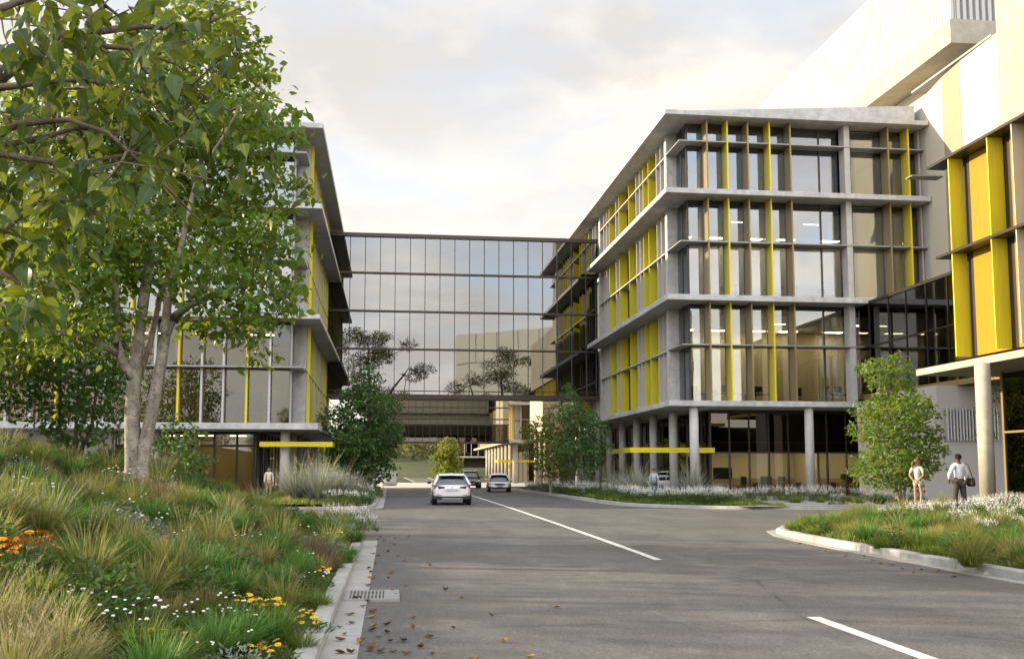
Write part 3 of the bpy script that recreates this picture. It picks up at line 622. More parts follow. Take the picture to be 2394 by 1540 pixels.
# ---------------------------------------------------------------- right-hand tower with the yellow fin box
CB = thing('tower_building', 'pale panelled building with a large yellow fin box above a thin concrete canopy', 'building', (27, 24, 0.2))
b = MB(); b.box(20.55, 28, 8, 36.86, 5.36, 5.62); b.build('canopy_slab', M['concrete_warm'], CB, bevel=0.02)
for y in (32.2, 24.5, 16.5): column(M['concrete_warm'], CB, 20.30 + .1, y, .1, 5.36, .26)
for z, y1 in ((13.42, 35.9), (9.78, 35.5)): b = MB(); b.box(20.72, 21.46, 8, y1 - .1, z - .05, z + .05); b.build('fin_shelf', M['brown_metal'], CB)
b = MB(); b.box(20.0, 21.3, 35.6, 36.1, 13.05, 13.09); b.build('fin_shelf', M['grey_metal'], CB)
for z0, z1 in ((5.86, 9.73), (9.83, 13.37)):
    for y, m in ((34.36, 'yellow_panel'), (31.9, 'yellow_panel'), (30.5, 'silver_fin'), (28.6, 'yellow_panel'), (26.2, 'yellow_panel'), (24, 'silver_fin'), (21.5, 'yellow_panel'), (19, 'yellow_panel')): bx('box_fin', M[m], CB, 20.78, 21.36, y, y + .06, z0, z1)
    for a, c in ((32.0, 34.34), (30.6, 31.88), (28.7, 30.48), (26.3, 28.58), (24.1, 26.18), (21.6, 23.98), (19.1, 21.48)):
        bx('gold_panel', M['gold_panel'], CB, 21.38, 21.44, a, c - .35, z0, z1); bx('reveal', M['brown_metal'], CB, 21.40, 21.46, c - .35, c, z0, z1)
    bx('box_back', M['brown_metal'], CB, 21.46, 21.52, 8, 35.4, z0, z1)
b = MB(); b.box(21.6, 23.2, 29.2, 32.3, 13.5, 34); b.build('upper_wall', M['concrete_warm'], CB); b = MB(); b.box(21.62, 23.2, 8, 29.19, 13.5, 21); b.build('upper_wall', M['concrete_warm'], CB); b = MB(); b.box(21.7, 24.6, 9, 35.3, 5.7, 13.3); b.build('core_wall', M['room_dark'], CB)
b = MB(); b.box(21.58, 34.5, 32.32, 32.5, 15.9, 16.9) ; b.build('wall_cap', M['grey_metal'], CB) if False else None
# ground floor glass of the tower
for i in range(9):
    y = 34.9 - 2.4 * i; frame_pane(CB, 'glass_dark', y - 2.3, y - .05, 22.9, .3, 5.3, 'x'); bx('mullion', M['bronze_fin'], CB, 22.84, 22.98, y - .06, y + .06, .2, 5.36); 
bx('transom', M['bronze_fin'], CB, 22.83, 22.97, 13, 34.9, 3.05, 3.13); bx('core_wall', M['room_dark'], CB, 25.5, 34, 12, 35, .2, 5.36)
bx('lobby_wall', M['room_wall'], CB, 25.3, 25.45, 22, 33, .2, 3.2)
# panelled wall stepping down to the office block
PW_ = thing('panelled_wall', 'cream panelled side wall between the right office block and the yellow fin box', 'wall', (33.5, 52, 0.2))
for y0, y1, m, z1a, z1b in ((56.0, 57.4, 'panel_grey', 24.6, 24.4), (53.98, 55.97, 'panel_pale', 25.0, 24.6), (52.13, 53.95, 'panel_tan', 25.2, 25.02), (48.72, 52.10, 'panel_pale', 25.3, 25.2), (45.0, 48.69, 'panel_grey', 25.4, 25.3)):
    b = MB(); b.loft([[(32.42, y0, 0.2), (34, y0, .2), (34, y0, z1a), (32.42, y0, z1a)], [(32.42, y1, .2), (34, y1, .2), (34, y1, z1b), (32.42, y1, z1b)]]); b.build('wall_panel', M[m], PW_, bevel=.01)
bx('parapet_cap', M['panel_grey'], PW_, 32.36, 34.05, 48.9, 57.3, 25.31, 25.42)
# high white volume with a concrete base beam
UB = thing('rooftop_volume', 'white ribbed metal upper volume resting on a concrete band above the right block', 'building', (45, 80, 26))
b = MB(); b.box(34.0, 60, 55.4, 110, 27.9, 29.45); b.build('base_band', M['concrete_warm'], UB, bevel=.02)
b = MB(); b.box(34.35, 60, 55.7, 110, 29.47, 35.9); b.build('core_wall', M['white_cladding'], UB)
bb = MB(); y = 55.72
ribs = []
while y < 110: bb.box(34.30, 34.345, y, y + .17, 29.47, 35.9); y += .34
tag(bb.build('ribbed_cladding', M['white_cladding'], UB), kind='stuff')
bb = MB(); x = 34.1
while x < 46: bb.box(x, x + .2, 55.45, 55.69, 29.47, 35.9); x += .42
tag(bb.build('ribbed_cladding', M['white_cladding'], UB), kind='stuff')
b = MB(); b.box(36, 60, 58, 110, 22, 27.88); b.build('support_wall', M['panel_pale'], UB)
# glazed link from the tower to the office block
GL = thing('glass_link', 'dark glazed link corridor raised between the right office block and the fin box', 'corridor', (30, 50, 5.9))
ys = [57.0, 55.6, 53.3, 51.35, 49.25, 47.2, 45.2, 43.0, 40.8, 38.6, 37.0]
for a, c in zip(ys[:-1], ys[1:]):
    for lo, hi in ((6.2, 8.95), (9.03, 11.55)): frame_pane(GL, 'glass_link', c + .03, a - .03, 28.2, lo, hi, 'x')
    bx('mullion', M['dark_metal'], GL, 28.14, 28.3, c - .03, c + .03, 6.1, 11.6)
for z, h in ((6.05, .14), (8.99, .04), (11.62, .08)): bx('transom', M['bronze_fin'] if z < 7 else M['dark_metal'], GL, 28.1, 28.32, 37, 56.9, z - h, z + h)
bx('floor_plate', M['dark_soffit'], GL, 28.33, 32.3, 37, 56.9, 5.92, 6.1); bx('roof_plate', M['dark_soffit'], GL, 28.33, 32.3, 37, 56.9, 11.5, 11.68); bx('inner_wall', M['room_dark'], GL, 31.6, 31.8, 37, 56.9, 6.1, 11.5)
bx('inner_column', M['dark_metal'], GL, 29, 29.4, 55.2, 55.9, 6.1, 11.5); bx('inner_column', M['panel_tan'], GL, 29.6, 30, 50, 50.5, 6.1, 11.5); bx('inner_column', M['panel_tan'], GL, 29.6, 30, 46, 46.5, 6.1, 11.5)
AW = thing('annex_wall', 'rendered grey annex wall under the glazed link with a white bar grille', 'wall', (29, 48, .15))
b = MB(); b.box(27.0, 33.5, 46.6, 50.5, .14, 5.9); b.build('wall', M['panel_grey'], AW); b = MB(); b.box(26.2, 32.3, 50.52, 53.5, .14, 5.35); b.build('wall', M['beige_render'], AW)
for i in range(17): x = 27.45 + i * .165; bx('grille_bar', M['silver_fin'], AW, x - .03, x + .03, 46.40, 46.52, 3.15, 4.75)
bx('grille_rail', M['grey_metal'], AW, 27.35, 30.2, 46.53, 46.59, 4.58, 4.68); bx('grille_rail', M['grey_metal'], AW, 27.35, 30.2, 46.53, 46.59, 3.35, 3.42)
# low wall across the street end
LW = thing('low_wall', 'low white garden wall across the far end of the street', 'wall', (-6, 152, 0)); bx('wall', M['white_cladding'], LW, -14, 1.0, 152, 152.3, 0, 1.5); 
# behind the camera: pale office that the bridge glass mirrors
BB = thing('office_building', 'pale boxy office mirrored in the bridge glass behind the viewpoint', 'building', (40, -95, 0))
for k in range(6): bx('wall_panel', M['white_cladding'], BB, 22 + 6.2 * k, 28.0 + 6.2 * k, -80.3, -80, 29, 36.5)
bx('wall', M['white_cladding'], BB, 21.5, 60, -110, -80.35, 0, 36.4)
BB.rotation_euler.z = R(38)
# ================================================================== TREES
def leaf_mat(name, stops, trans, rough=0.45, tmix=0.42, byobj=False, spec=0.35, midrib=False):
    t = MT(name); u = t.uv()
    c = t.ramp(t.rnd() if byobj else u[0], stops)
    c = t.mix(t.ramp(t.noise(t.pos(), 0.9, 3, 0.5), [(0.35, 0.0), (0.65, 0.35)]), c, tuple(x * 1.35 for x in stops[len(stops) // 2][1]))
    if midrib: c = t.mix(t.ramp(t.math('ABSOLUTE', t.math('SUBTRACT', u[0], 0.5)), [(0.012, 0.75), (0.03, 0.0)]), c, tuple(min(1, x * 2.2 + .02) for x in stops[1][1]))
    d = t.bsdf(c, rough, 0, spec)
    tr = t.n('ShaderNodeBsdfTranslucent'); t.set(tr.inputs[0], t.mix(0.55, c, trans))
    mx = t.n('ShaderNodeMixShader'); mx.inputs[0].default_value = tmix; t.L.new(d, mx.inputs[1]); t.L.new(tr.outputs[0], mx.inputs[2])
    M[name] = t.done(mx.outputs[0])
leaf_mat('leaf_main', [(0, (0.045, 0.105, 0.018)), (.45, (0.065, 0.145, 0.024)), (.8, (0.10, 0.19, 0.03)), (1, (0.20, 0.23, 0.03))], (0.50, 0.55, 0.04), 0.36, 0.40)
leaf_mat('leaf_big', [(0, (0.028, 0.068, 0.016)), (.5, (0.042, 0.095, 0.02)), (1, (0.08, 0.125, 0.022))], (0.42, 0.46, 0.03), 0.34, 0.34, True, midrib=True)
leaf_mat('leaf_dark', [(0, (0.032, 0.072, 0.022)), (.5, (0.050, 0.11, 0.032)), (1, (0.085, 0.155, 0.045))], (0.25, 0.40, 0.04), 0.45, 0.35)
leaf_mat('leaf_bush', [(0, (0.035, 0.075, 0.022)), (.5, (0.055, 0.105, 0.03)), (1, (0.11, 0.16, 0.04))], (0.45, 0.52, 0.05), 0.45, 0.42)
leaf_mat('leaf_yellowgreen', [(0, (0.07, 0.11, 0.018)), (.5, (0.11, 0.16, 0.024)), (1, (0.20, 0.21, 0.03))], (0.50, 0.52, 0.04), 0.5, 0.42)
leaf_mat('leaf_olive', [(0, (0.05, 0.06, 0.02)), (.5, (0.09, 0.095, 0.03)), (1, (0.16, 0.15, 0.045))], (0.30, 0.30, 0.05), 0.5, 0.35)
for nm_, c in (('leaf_big_dark', (0.024, 0.062, 0.015)), ('leaf_big_lime', (0.14, 0.18, 0.02))):
    leaf_mat(nm_, [(0, tuple(x * .75 for x in c)), (.5, c), (1, tuple(x * 1.5 for x in c))], (0.42, 0.46, 0.03), 0.34, 0.34, True, midrib=True)
def bark(name, c0, c1, sc=1.0):
    t = MT(name); p = t.pos(); a = t.noise(t.map(p, (1, 1, .35)), 7 * sc, 6, 0.65, .6); b = t.noise(p, 2.2 * sc, 4, 0.6); f = t.noise(p, 45 * sc, 4, 0.7)
    c = t.mix(t.ramp(a, [(0.35, 0.0), (0.65, 1.0)]), c0, c1); c = t.mix(t.ramp(b, [(0.5, 0.0), (0.62, 0.55)]), c, tuple(min(.6, x * 1.5) for x in c1)); c = t.mix(t.ramp(f, [(0.35, .5), (.5, 0)]), c, tuple(x * .45 for x in c0)); g = t.noise(t.map(p, (1, 1, 1.6)), 16 * sc, 5, .7); c = t.mix(t.ramp(g, [(.36, .85), (.46, 0)]), c, tuple(x * .38 for x in c0)); c = t.mix(t.ramp(g, [(.60, 0), (.70, .6)]), c, tuple(min(.6, x * 1.45) for x in c1))
    M[name] = t.done(t.bsdf(c, 0.88, 0, 0.2, t.bump(t.mix(.5, a, f), 0.6, 0.02)))
bark('bark_grey', (0.20, 0.17, 0.135), (0.36, 0.32, 0.26)); bark('bark_brown', (0.09, 0.07, 0.05), (0.17, 0.135, 0.10)); bark('bark_pale', (0.24, 0.22, 0.18), (0.38, 0.35, 0.29))

def leaf_mesh_data(P, Dn, Nn, L, Wd, rnd, fold=0.18):
    """P bases, Dn directions, Nn normals (k,3); L lengths; returns verts, faces, uv arrays: two quads and two tips per leaf"""
    k = len(P); side = np.cross(Dn, Nn); side /= np.linalg.norm(side, axis=1, keepdims=True) + 1e-9; up = np.cross(side, Dn)
    L = L[:, None]; Wd = Wd[:, None]
    v = np.empty((k, 6, 3))
    v[:, 0] = P; v[:, 1] = P + Dn * L * .38 + side * Wd * .5 + up * Wd * fold; v[:, 2] = P + Dn * L * .45 - up * Wd * .06
    v[:, 3] = P + Dn * L * .38 - side * Wd * .5 + up * Wd * fold; v[:, 4] = P + Dn * L * 0.72 + side * Wd * .34 - up * L * .05; v[:, 5] = P + Dn * L - up * L * .16
    w6 = P + Dn * L * 0.72 - side * Wd * .34 - up * L * .05
    v = np.concatenate([v, w6[:, None]], axis=1)                       # 7 verts
    q = np.array([[0, 2, 1, 1], [0, 3, 2, 2], [1, 2, 5, 4], [3, 6, 5, 2]])
    return v.reshape(-1, 3), k
def leaves_mesh(name, mat, P, Dn, Nn, L, Wd, fold=0.18):
    v, k = leaf_mesh_data(P, Dn, Nn, L, Wd, None, fold)
    base = (np.arange(k) * 7)[:, None]
    tri = np.concatenate([base + np.array([[0, 2, 1]]), base + np.array([[0, 3, 2]])], axis=1).reshape(-1, 3)
    qd = np.concatenate([base + np.array([[1, 2, 5, 4]]), base + np.array([[2, 3, 6, 5]])], axis=1).reshape(-1, 4)
    me = bpy.data.meshes.new(name); nl = tri.size + qd.size; npol = len(tri) + len(qd)
    me.vertices.add(len(v)); me.vertices.foreach_set('co', v.astype(np.float32).ravel())
    me.loops.add(nl); me.loops.foreach_set('vertex_index', np.concatenate([tri.ravel(), qd.ravel()]).astype(np.int32))
    me.polygons.add(npol)
    st = np.concatenate([np.arange(len(tri)) * 3, tri.size + np.arange(len(qd)) * 4]).astype(np.int32); me.polygons.foreach_set('loop_start', st)
    rnd = RNG.random(k); uvx = np.concatenate([np.repeat(rnd, 6), np.repeat(rnd, 8)])
    l = me.uv_layers.new(name='UVMap'); uv = np.stack([uvx, np.full_like(uvx, .5)], 1); l.data.foreach_set('uv', uv.astype(np.float32).ravel())
    me.materials.append(M[mat]); me.update(calc_edges=True); me.validate(); return me
def unit(a): return a / (np.linalg.norm(a, axis=-1, keepdims=True) + 1e-9)

def grow(stems, targets, bend=0.12, up=0.10, step=0.45, rtip=0.006, expo=2.2):
    """stems: list of (polyline, radii). Each target is reached by a bent branch from the nearest node. Returns chains, radii"""
    pos = []; par = []; minr = []
    for pl, rr in stems:
        prev = -1
        if pos: # attach stem to nearest existing node
            d = [(Vector(pl[0]) - p).length for p in pos]; i = int(np.argmin(d)); prev = i if d[i] < .6 else -1
        P = [Vector(p) for p in pl]
        for a in range(len(P) - 1):
            n = max(1, int((P[a + 1] - P[a]).length / step))
            for q in range(n + (1 if a == len(P) - 2 else 0)):
                t = q / n; pos.append(P[a].lerp(P[a + 1], t)); par.append(prev); minr.append(rr[a] * (1 - t) + rr[a + 1] * t); prev = len(pos) - 1
    nst = len(pos); A = np.array([tuple(p) for p in pos]); tips = []
    order = sorted(targets, key=lambda t: min((Vector(t) - p).length for p in pos[:nst:3]))
    for t in order:
        tv = np.array(t); d = np.linalg.norm(A - tv, axis=1) + 0.35 * np.maximum(0, A[:, 2] - tv[2]); i = int(np.argmin(d))
        a = Vector(A[i]); e = Vector(t); L = (e - a).length; n = max(1, int(L / step)); prev = i
        off = Vector((random.uniform(-1, 1), random.uniform(-1, 1), random.uniform(-.4, 1) + up * 5)) * bend * L
        new = []
        for q in range(1, n + 1):
            s = q / n; p = a.lerp(e, s) + off * (s * (1 - s) * 2) + Vector((random.uniform(-1, 1), random.uniform(-1, 1), random.uniform(-1, 1))) * 0.03 * L / n
            pos.append(p); par.append(prev); minr.append(0); prev = len(pos) - 1; new.append(tuple(p))
        A = np.concatenate([A, np.array(new)]); tips.append(prev)
    acc = [0.0] * len(pos); kids = [[] for _ in pos]
    for i, p in enumerate(par):
        if p >= 0: kids[p].append(i)
    rad = [0.0] * len(pos)
    for i in range(len(pos) - 1, -1, -1):
        s = sum(rad[k] ** expo for k in kids[i]); rad[i] = max(rtip, (s + rtip ** expo * .25) ** (1 / expo) if kids[i] else rtip, minr[i])
        if minr[i] > 0: rad[i] = max(minr[i], min(rad[i], minr[i] * 1.0))
    # chains
    chains = []; done = set(); roots = [i for i in range(len(pos)) if par[i] < 0]; stack = [(r, None) for r in roots]
    while stack:
        i, p = stack.pop(); ch = ([p] if p is not None else []) + [i]
        while kids[i]:
            ks = sorted(kids[i], key=lambda k: -rad[k])
            for k in ks[1:]: stack.append((k, i))
            i = ks[0]; ch.append(i)
        chains.append(([pos[q] for q in ch], [min(rad[q], rad[ch[1]] * 1.1) if (w == 0 and p is not None and len(ch) > 1) else rad[q] for w, q in enumerate(ch)]))
    return chains, [pos[t] for t in tips], nst
def wood(name, chains, mat, parent, nmax=9, cut=0.0):
    b = MB()
    for ps, rs in chains:
        if len(ps) < 2: continue
        n = nmax if rs[0] > .06 else (6 if rs[0] > .02 else 4); b.tube(ps, rs, n, 0, caps=False)
    return b.build(name, M[mat], parent, smooth=True)
def foliage(tips, chains, per, spread, ln, asp, droop=0.35, seed=1, along=True, flat=0.0):
    rg = np.random.default_rng(seed); T = np.array([tuple(t) for t in tips]); P = np.repeat(T, per, axis=0)
    off = rg.normal(size=P.shape) * spread; off[:, 2] *= 0.75; P = P + off
    if along: # leaves along thin twigs too
        tw = []
        for ps, rs in chains:
            for p, r in zip(ps, rs):
                if r < .012: tw.append(tuple(p))
        if tw: tw = np.array(tw); tw = np.repeat(tw, 2, axis=0); P = np.concatenate([P, tw + rg.normal(size=tw.shape) * spread * .5])
    k = len(P); D = rg.normal(size=(k, 3)); D = unit(D); D[:, 2] = D[:, 2] * .7 - droop; D = unit(D)
    N = rg.normal(size=(k, 3)) * (0.75 - flat); N[:, 2] += 1.0; N = unit(N - D * np.sum(N * D, axis=1, keepdims=True))
    L = ln * (0.65 + 0.6 * rg.random(k)); return P, D, N, L, L * asp * (0.85 + .3 * rg.random(k))
def blobs(bl, spacing, seed=0, shell=0.35):
    """targets in ellipsoids, denser towards the skin: bl = [(centre, radii)]"""
    rg = random.Random(seed); pts = []
    for c, r in bl:
        vol = 4.19 * r[0] * r[1] * r[2]; n = max(3, int(vol / spacing ** 3 * 1.5))
        for _ in range(n * 4):
            v = Vector((rg.gauss(0, 1), rg.gauss(0, 1), rg.gauss(0, 1))).normalized() * (rg.random() ** shell); p = Vector((c[0] + v.x * r[0], c[1] + v.y * r[1], c[2] + v.z * r[2]))
            if all((p - q).length > spacing for q in pts[-400:]): pts.append(p)
    return [tuple(p) for p in pts]
def tree(name, label, cat, base, stems, bl, spacing, per, spread, ln, asp, leafm, barkm, group=None, droop=.35, step=.45, seed=1, rtip=.006, singles=0, flat=0., bend=.12, keep=None, targets=None):
    t = thing(name, label, cat, base, group); random.seed(seed)
    tg = targets or blobs(bl, spacing, seed)
    if keep: tg = [p for p in tg if keep(p)]
    ch, tips, _ = grow(stems, tg, step=step, rtip=rtip, bend=bend)
    wood('trunk', ch, barkm, t)
    P, D, N, L, Wd = foliage(tips, ch, per, spread, ln, asp, droop, seed, flat=flat)
    P = P - np.array(base)
    idx = np.arange(len(P))
    if singles:
        d = np.linalg.norm(P + np.array(base) - np.array([0, 0, HC]), axis=1) / L; inv = []
        order = np.argsort(d); pick = [i for i in order if (lambda q: q and -20 < q[0] < 2394 and -20 < q[1] < 1500)(proj(P[i] + np.array(base)))][:singles]
        ref = [leaves_mesh('leaf', leafm, np.zeros((1, 3)), np.array([[0, 1., 0]]), np.array([[0, 0, 1.]]), np.array([1.0]), np.array([asp]), f) for f in (.1, .18, .28, .05)]
        for q, i in enumerate(pick):
            s = np.cross(D[i], N[i]); mat = Matrix((Vector(s), Vector(D[i]), Vector(np.cross(s, D[i])))).transposed().to_4x4(); mat = Matrix.Translation(Vector(P[i])) @ mat @ Matrix.Scale(L[i], 4)
            o = bpy.data.objects.new('leaf', ref[q % 4]); COL.objects.link(o); o.parent = t; o.matrix_local = mat
        idx = np.setdiff1d(idx, np.array(pick))
    me = leaves_mesh('crown', leafm, P[idx], D[idx], N[idx], L[idx], Wd[idx])
    c = inst('crown', me, t)
    if singles: c['kind'] = 'stuff'
    return t
Y0 = 18.8
def T(x, y, dy=0.0): return tuple(on_y(x, y, Y0 + dy))
zb = bank_z(-4.55, 18.8)
stems = [([(-4.62, 18.8, zb - .1), T(312, 1090), T(309, 985), T(313, 890), T(321, 800), T(336, 700), T(352, 590, .3), T(345, 470, .3), T(352, 330, .4)], [.19, .155, .138, .128, .115, .10, .08, .05, .03]),
         ([(-4.40, 18.75, zb - .1), T(331, 1085), T(347, 1000, -.1), T(364, 915, -.1), T(376, 850, -.1), T(385, 790, -.1), T(402, 745, -.1)], [.15, .125, .115, .11, .105, .095, .085]),
         ([T(402, 745, -.1), T(440, 715, -.4), T(500, 690, -.6), T(570, 668, -.6), T(640, 655, -.5)], [.085, .07, .05, .035, .02]),
         ([T(385, 790, -.1), T(392, 700, -.3), T(418, 600, -.3), T(440, 500, -.2), T(470, 380, 0), T(500, 240, 0), T(520, 120, 0)], [.09, .075, .06, .05, .04, .03, .02]),
         ([T(313, 890), T(288, 850, -.2), T(272, 800, -.3), T(274, 730, -.4), T(268, 650, -.4), T(250, 560, -.3), T(225, 440, -.2), T(190, 330, -.2)], [.10, .085, .075, .065, .055, .045, .035, .02]),
         ([T(272, 825, -.3), T(222, 800, -.6), T(170, 783, -.8), T(110, 770, -.8), T(50, 735, -.6), T(-20, 700, -.5)], [.07, .06, .05, .04, .03, .02]),
         ([T(325, 870, .1), T(350, 800, .6), T(372, 700, .9), T(420, 560, 1.1), T(520, 430, 1.2), T(600, 330, 1.0)], [.085, .07, .055, .045, .03, .02])]
# crown lobes (photograph outline measured at the tree's own distance)
lob = [(540, 95, 70, 90), (470, 60, 100, 80), (590, 200, 75, 80), (560, 300, 110, 90), (655, 290, 60, 45), (480, 250, 120, 110), (380, 150, 110, 120), (610, 430, 100, 80), (690, 450, 45, 40), (640, 560, 75, 70), (560, 560, 100, 90), (480, 450, 110, 100), (590, 690, 95, 65), (655, 690, 55, 50),
       (560, 770, 80, 42), (480, 650, 100, 70), (420, 320, 110, 110), (300, 350, 120, 120), (220, 520, 130, 100), (300, 600, 120, 90), (400, 560, 110, 80), (150, 650, 130, 85), (60, 560, 110, 120), (40, 760, 110, 80), (140, 780, 90, 45), (200, 230, 140, 140), (80, 330, 120, 140), (220, 730, 70, 55), (600, 820, 40, 30), (480, 770, 50, 35)]
mpp = Y0 / FPX
lbl = []
for q, (x, y, rx, ry) in enumerate(lob):
    dy = (-0.9, 0.2, 1.0)[q % 3] * min(1.0, rx / 90); c = on_y(x, y, Y0 + dy); lbl.append(((c.x, c.y, c.z), (rx * mpp * .92, max(.5, rx * mpp * 1.0), ry * mpp * .92)))
tree('leafy_tree', 'tall forked grey-barked tree with glossy leaves on the grassy bank', 'tree', (-4.55, 18.8, zb), stems, lbl, 0.31, 15, 0.155, 0.185, 0.50, 'leaf_main', 'bark_grey', step=.3, seed=5, singles=300, rtip=.0055, bend=.16)

# the overhanging tree: its trunk stands left of the frame, its boughs reach over the viewpoint
ot = thing('overhanging_tree', 'near tree with big broad leaves whose boughs hang over the upper left', 'tree', (-5.2, 3.2, bank_z(-5.2, 3.2)))
def O(x, y, Y): return tuple(on_y(x, y, Y))
ob = Vector(ot.location)
bs = [([tuple(ob), (-5.1, 3.3, 2.9), (-4.6, 3.7, 3.6), O(-300, 330, 4.2), O(-100, 250, 4.6), O(40, 150, 4.9), O(130, 85, 5.0), O(330, 62, 5.2), O(450, 70, 5.4), O(560, 20, 5.6)], [.22, .19, .13, .075, .055, .042, .032, .02, .012, .005]),
      ([O(40, 150, 4.9), O(140, 105, 4.8), O(300, 112, 4.9), O(410, 150, 5.0), O(500, 200, 5.2)], [.03, .024, .016, .009, .004]),
      ([O(-100, 250, 4.6), O(0, 205, 4.4), O(90, 195, 4.3), O(200, 185, 4.3)], [.03, .022, .014, .005]),
      ([O(-300, 330, 4.2), O(-60, 350, 4.6), O(60, 330, 4.8), O(180, 300, 5.0), O(330, 320, 5.3), O(450, 250, 5.4)], [.05, .035, .022, .014, .009, .004]),
      ([O(-60, 350, 4.6), O(60, 370, 4.6), O(170, 385, 4.7), O(300, 360, 4.9), O(370, 300, 5.0)], [.028, .02, .013, .008, .004]),
      ([O(-60, 350, 4.6), O(40, 290, 4.5), O(160, 280, 4.4), O(250, 310, 4.4), O(380, 430, 4.8), O(470, 520, 5.0)], [.028, .02, .014, .010, .007, .004]),
      ([O(-300, 330, 4.2), O(-100, 520, 4.6), O(10, 540, 4.9), O(90, 470, 5.1), O(180, 470, 5.2), O(240, 420, 5.3)], [.04, .025, .016, .011, .008, .004]),
      ([O(-100, 520, 4.6), O(-20, 620, 4.6), O(40, 660, 4.7), O(80, 720, 4.8)], [.025, .015, .009, .004]),
      ([O(-300, 330, 4.2), O(-120, 60, 4.5), O(0, 20, 4.6), O(120, -20, 4.8), O(280, -30, 5.0)], [.05, .035, .022, .014, .006])]
random.seed(11); tw = []
TX = [(330, 75), (420, 60), (500, 40), (540, 70), (480, 20), (380, 20), (300, 20), (200, 30), (120, 20), (40, 30), (150, 130), (230, 120), (210, 180), (300, 200), (270, 150), (330, 140), (410, 160), (460, 190), (100, 200), (40, 230), (30, 170), (60, 120), (340, 210), (250, 70), (180, 90), (90, 300), (150, 330), (60, 340), (20, 400), (100, 400), (170, 420), (210, 400), (240, 440), (270, 440), (380, 370), (360, 400), (350, 360), (400, 410), (470, 390), (490, 420), (440, 300), (200, 480), (215, 510), (160, 500), (120, 470), (60, 480), (20, 560), (50, 620), (30, 600), (90, 640), (60, 700), (20, 680), (50, 750), (110, 560), (180, 380), (130, 250), (300, 290), (200, 270), (0, 500), (10, 640), (330, 300), (270, 380), (140, 560), (80, 560), (0, 300), (260, 240), (400, 230), (450, 110), (15, 90), (370, 110), (510, 130), (300, 420), (420, 480)]
for x, y in TX: tw.append(O(x + random.uniform(-12, 12), y + random.uniform(-10, 10), random.uniform(4.2, 5.6)))
for _ in range(52): tw.append(O(random.uniform(-300, 420), random.uniform(-150, 300), random.uniform(4.4, 6.6)))
for _ in range(30): tw.append(O(random.uniform(-300, 120), random.uniform(330, 740), random.uniform(4.4, 6.6)))
leafy = set(tw); tw += [O(random.uniform(-100, 560), random.uniform(-40, 420), random.uniform(4.4, 6.4)) for _ in range(110)]
chs, tips, _ = grow(bs, tw, step=.14, rtip=.0034, bend=.16); tips = [p for p in tips if any((p - Vector(q)).length < .06 for q in leafy)]
chs = [(p_, [v * .78 if v > .01 else v for v in r_]) for p_, r_ in chs]; wood('trunk', chs, 'bark_brown', ot)
def big_leaf(nm, fold, curl):
    b = MB(); n = 7; L = []
    for i in range(n + 1):
        s = i / n; w = 0.34 * math.sin(math.pi * min(1, s ** 0.72)) * (1 - .35 * s) if i < n else 0.004
        z = -curl * s * s; L.append(((-w, s, z + fold * w), (0, s, z), (w, s, z + fold * w)))
    for i in range(n):
        a, c = L[i], L[i + 1]; s0, s1 = i / n, (i + 1) / n
        b.add([a[0], a[1], c[1], c[0]], [(0, 1, 2, 3)], uv=[(0, s0), (.5, s0), (.5, s1), (0, s1)]); b.add([a[1], a[2], c[2], c[1]], [(0, 1, 2, 3)], uv=[(.5, s0), (1, s0), (1, s1), (.5, s1)])
    b.tube([(0, -.22, .02), (0, 0, 0)], .012, 4)
    return b.mesh(nm, M['leaf_big'], smooth=True)
BL = [big_leaf('leaf', f, c) for f, c in ((.16, .22), (.30, .34), (.12, .45), (.24, .12))]
n = 0
for tp in tips:
    for q in range(random.choice((2, 3, 3, 4))):
        if n >= 300: break
        yw = random.uniform(0, 6.28); pt = random.uniform(-1.25, -.15); L = random.uniform(.09, .155)
        o = inst('leaf', BL[n % 4], ot, Vector(tp) - ob + Vector((random.gauss(0, .035), random.gauss(0, .035), random.gauss(0, .03))), (pt, random.uniform(-.7, .7), yw), (L * random.uniform(.85, 1.1), L, L)); n += 1
def leaf_cloud(name, tmpl, mat, P, D, N, L):
    V = np.array([tuple(v.co) for v in tmpl.vertices]); F = [tuple(p.vertices) for p in tmpl.polygons if len(p.vertices) == 4 and max(p.vertices) < 56]; V = V[:56]; F = np.array(F)
    U = np.stack([np.clip(V[:, 0] / .7 + .5, 0, 1), V[:, 1]], 1)
    X = np.cross(D, N); B = np.cross(X, D); v = P[:, None] + L[:, None, None] * (V[None, :, 0:1] * X[:, None] + V[None, :, 1:2] * D[:, None] + V[None, :, 2:3] * B[:, None])
    k = len(P); q = (F[None] + (np.arange(k) * 56)[:, None, None]).reshape(-1, 4); me = bpy.data.meshes.new(name)
    me.vertices.add(k * 56); me.vertices.foreach_set('co', v.astype(np.float32).ravel()); me.loops.add(q.size); me.loops.foreach_set('vertex_index', q.astype(np.int32).ravel()); me.polygons.add(len(q)); me.polygons.foreach_set('loop_start', (np.arange(len(q)) * 4).astype(np.int32)); me.polygons.foreach_set('use_smooth', [True] * len(q))
    l = me.uv_layers.new(name='UVMap'); l.data.foreach_set('uv', np.tile(U[F].reshape(-1, 2), (k, 1)).astype(np.float32).ravel()); me.materials.append(M[mat]); me.update(calc_edges=True); return me
rgo = np.random.default_rng(12)
for q, (mt, per) in enumerate((('leaf_big', 2), ('leaf_big_dark', 2), ('leaf_big_lime', 1))):
    P, D, N, L, Wd = foliage([t for t in tips], chs, per, .11, .098, .6, .6, 30 + q, along=False); P = P - np.array(ob)
    tag(inst('crown', leaf_cloud('crown', BL[q], mt, P, D, N, L), ot), kind='stuff')

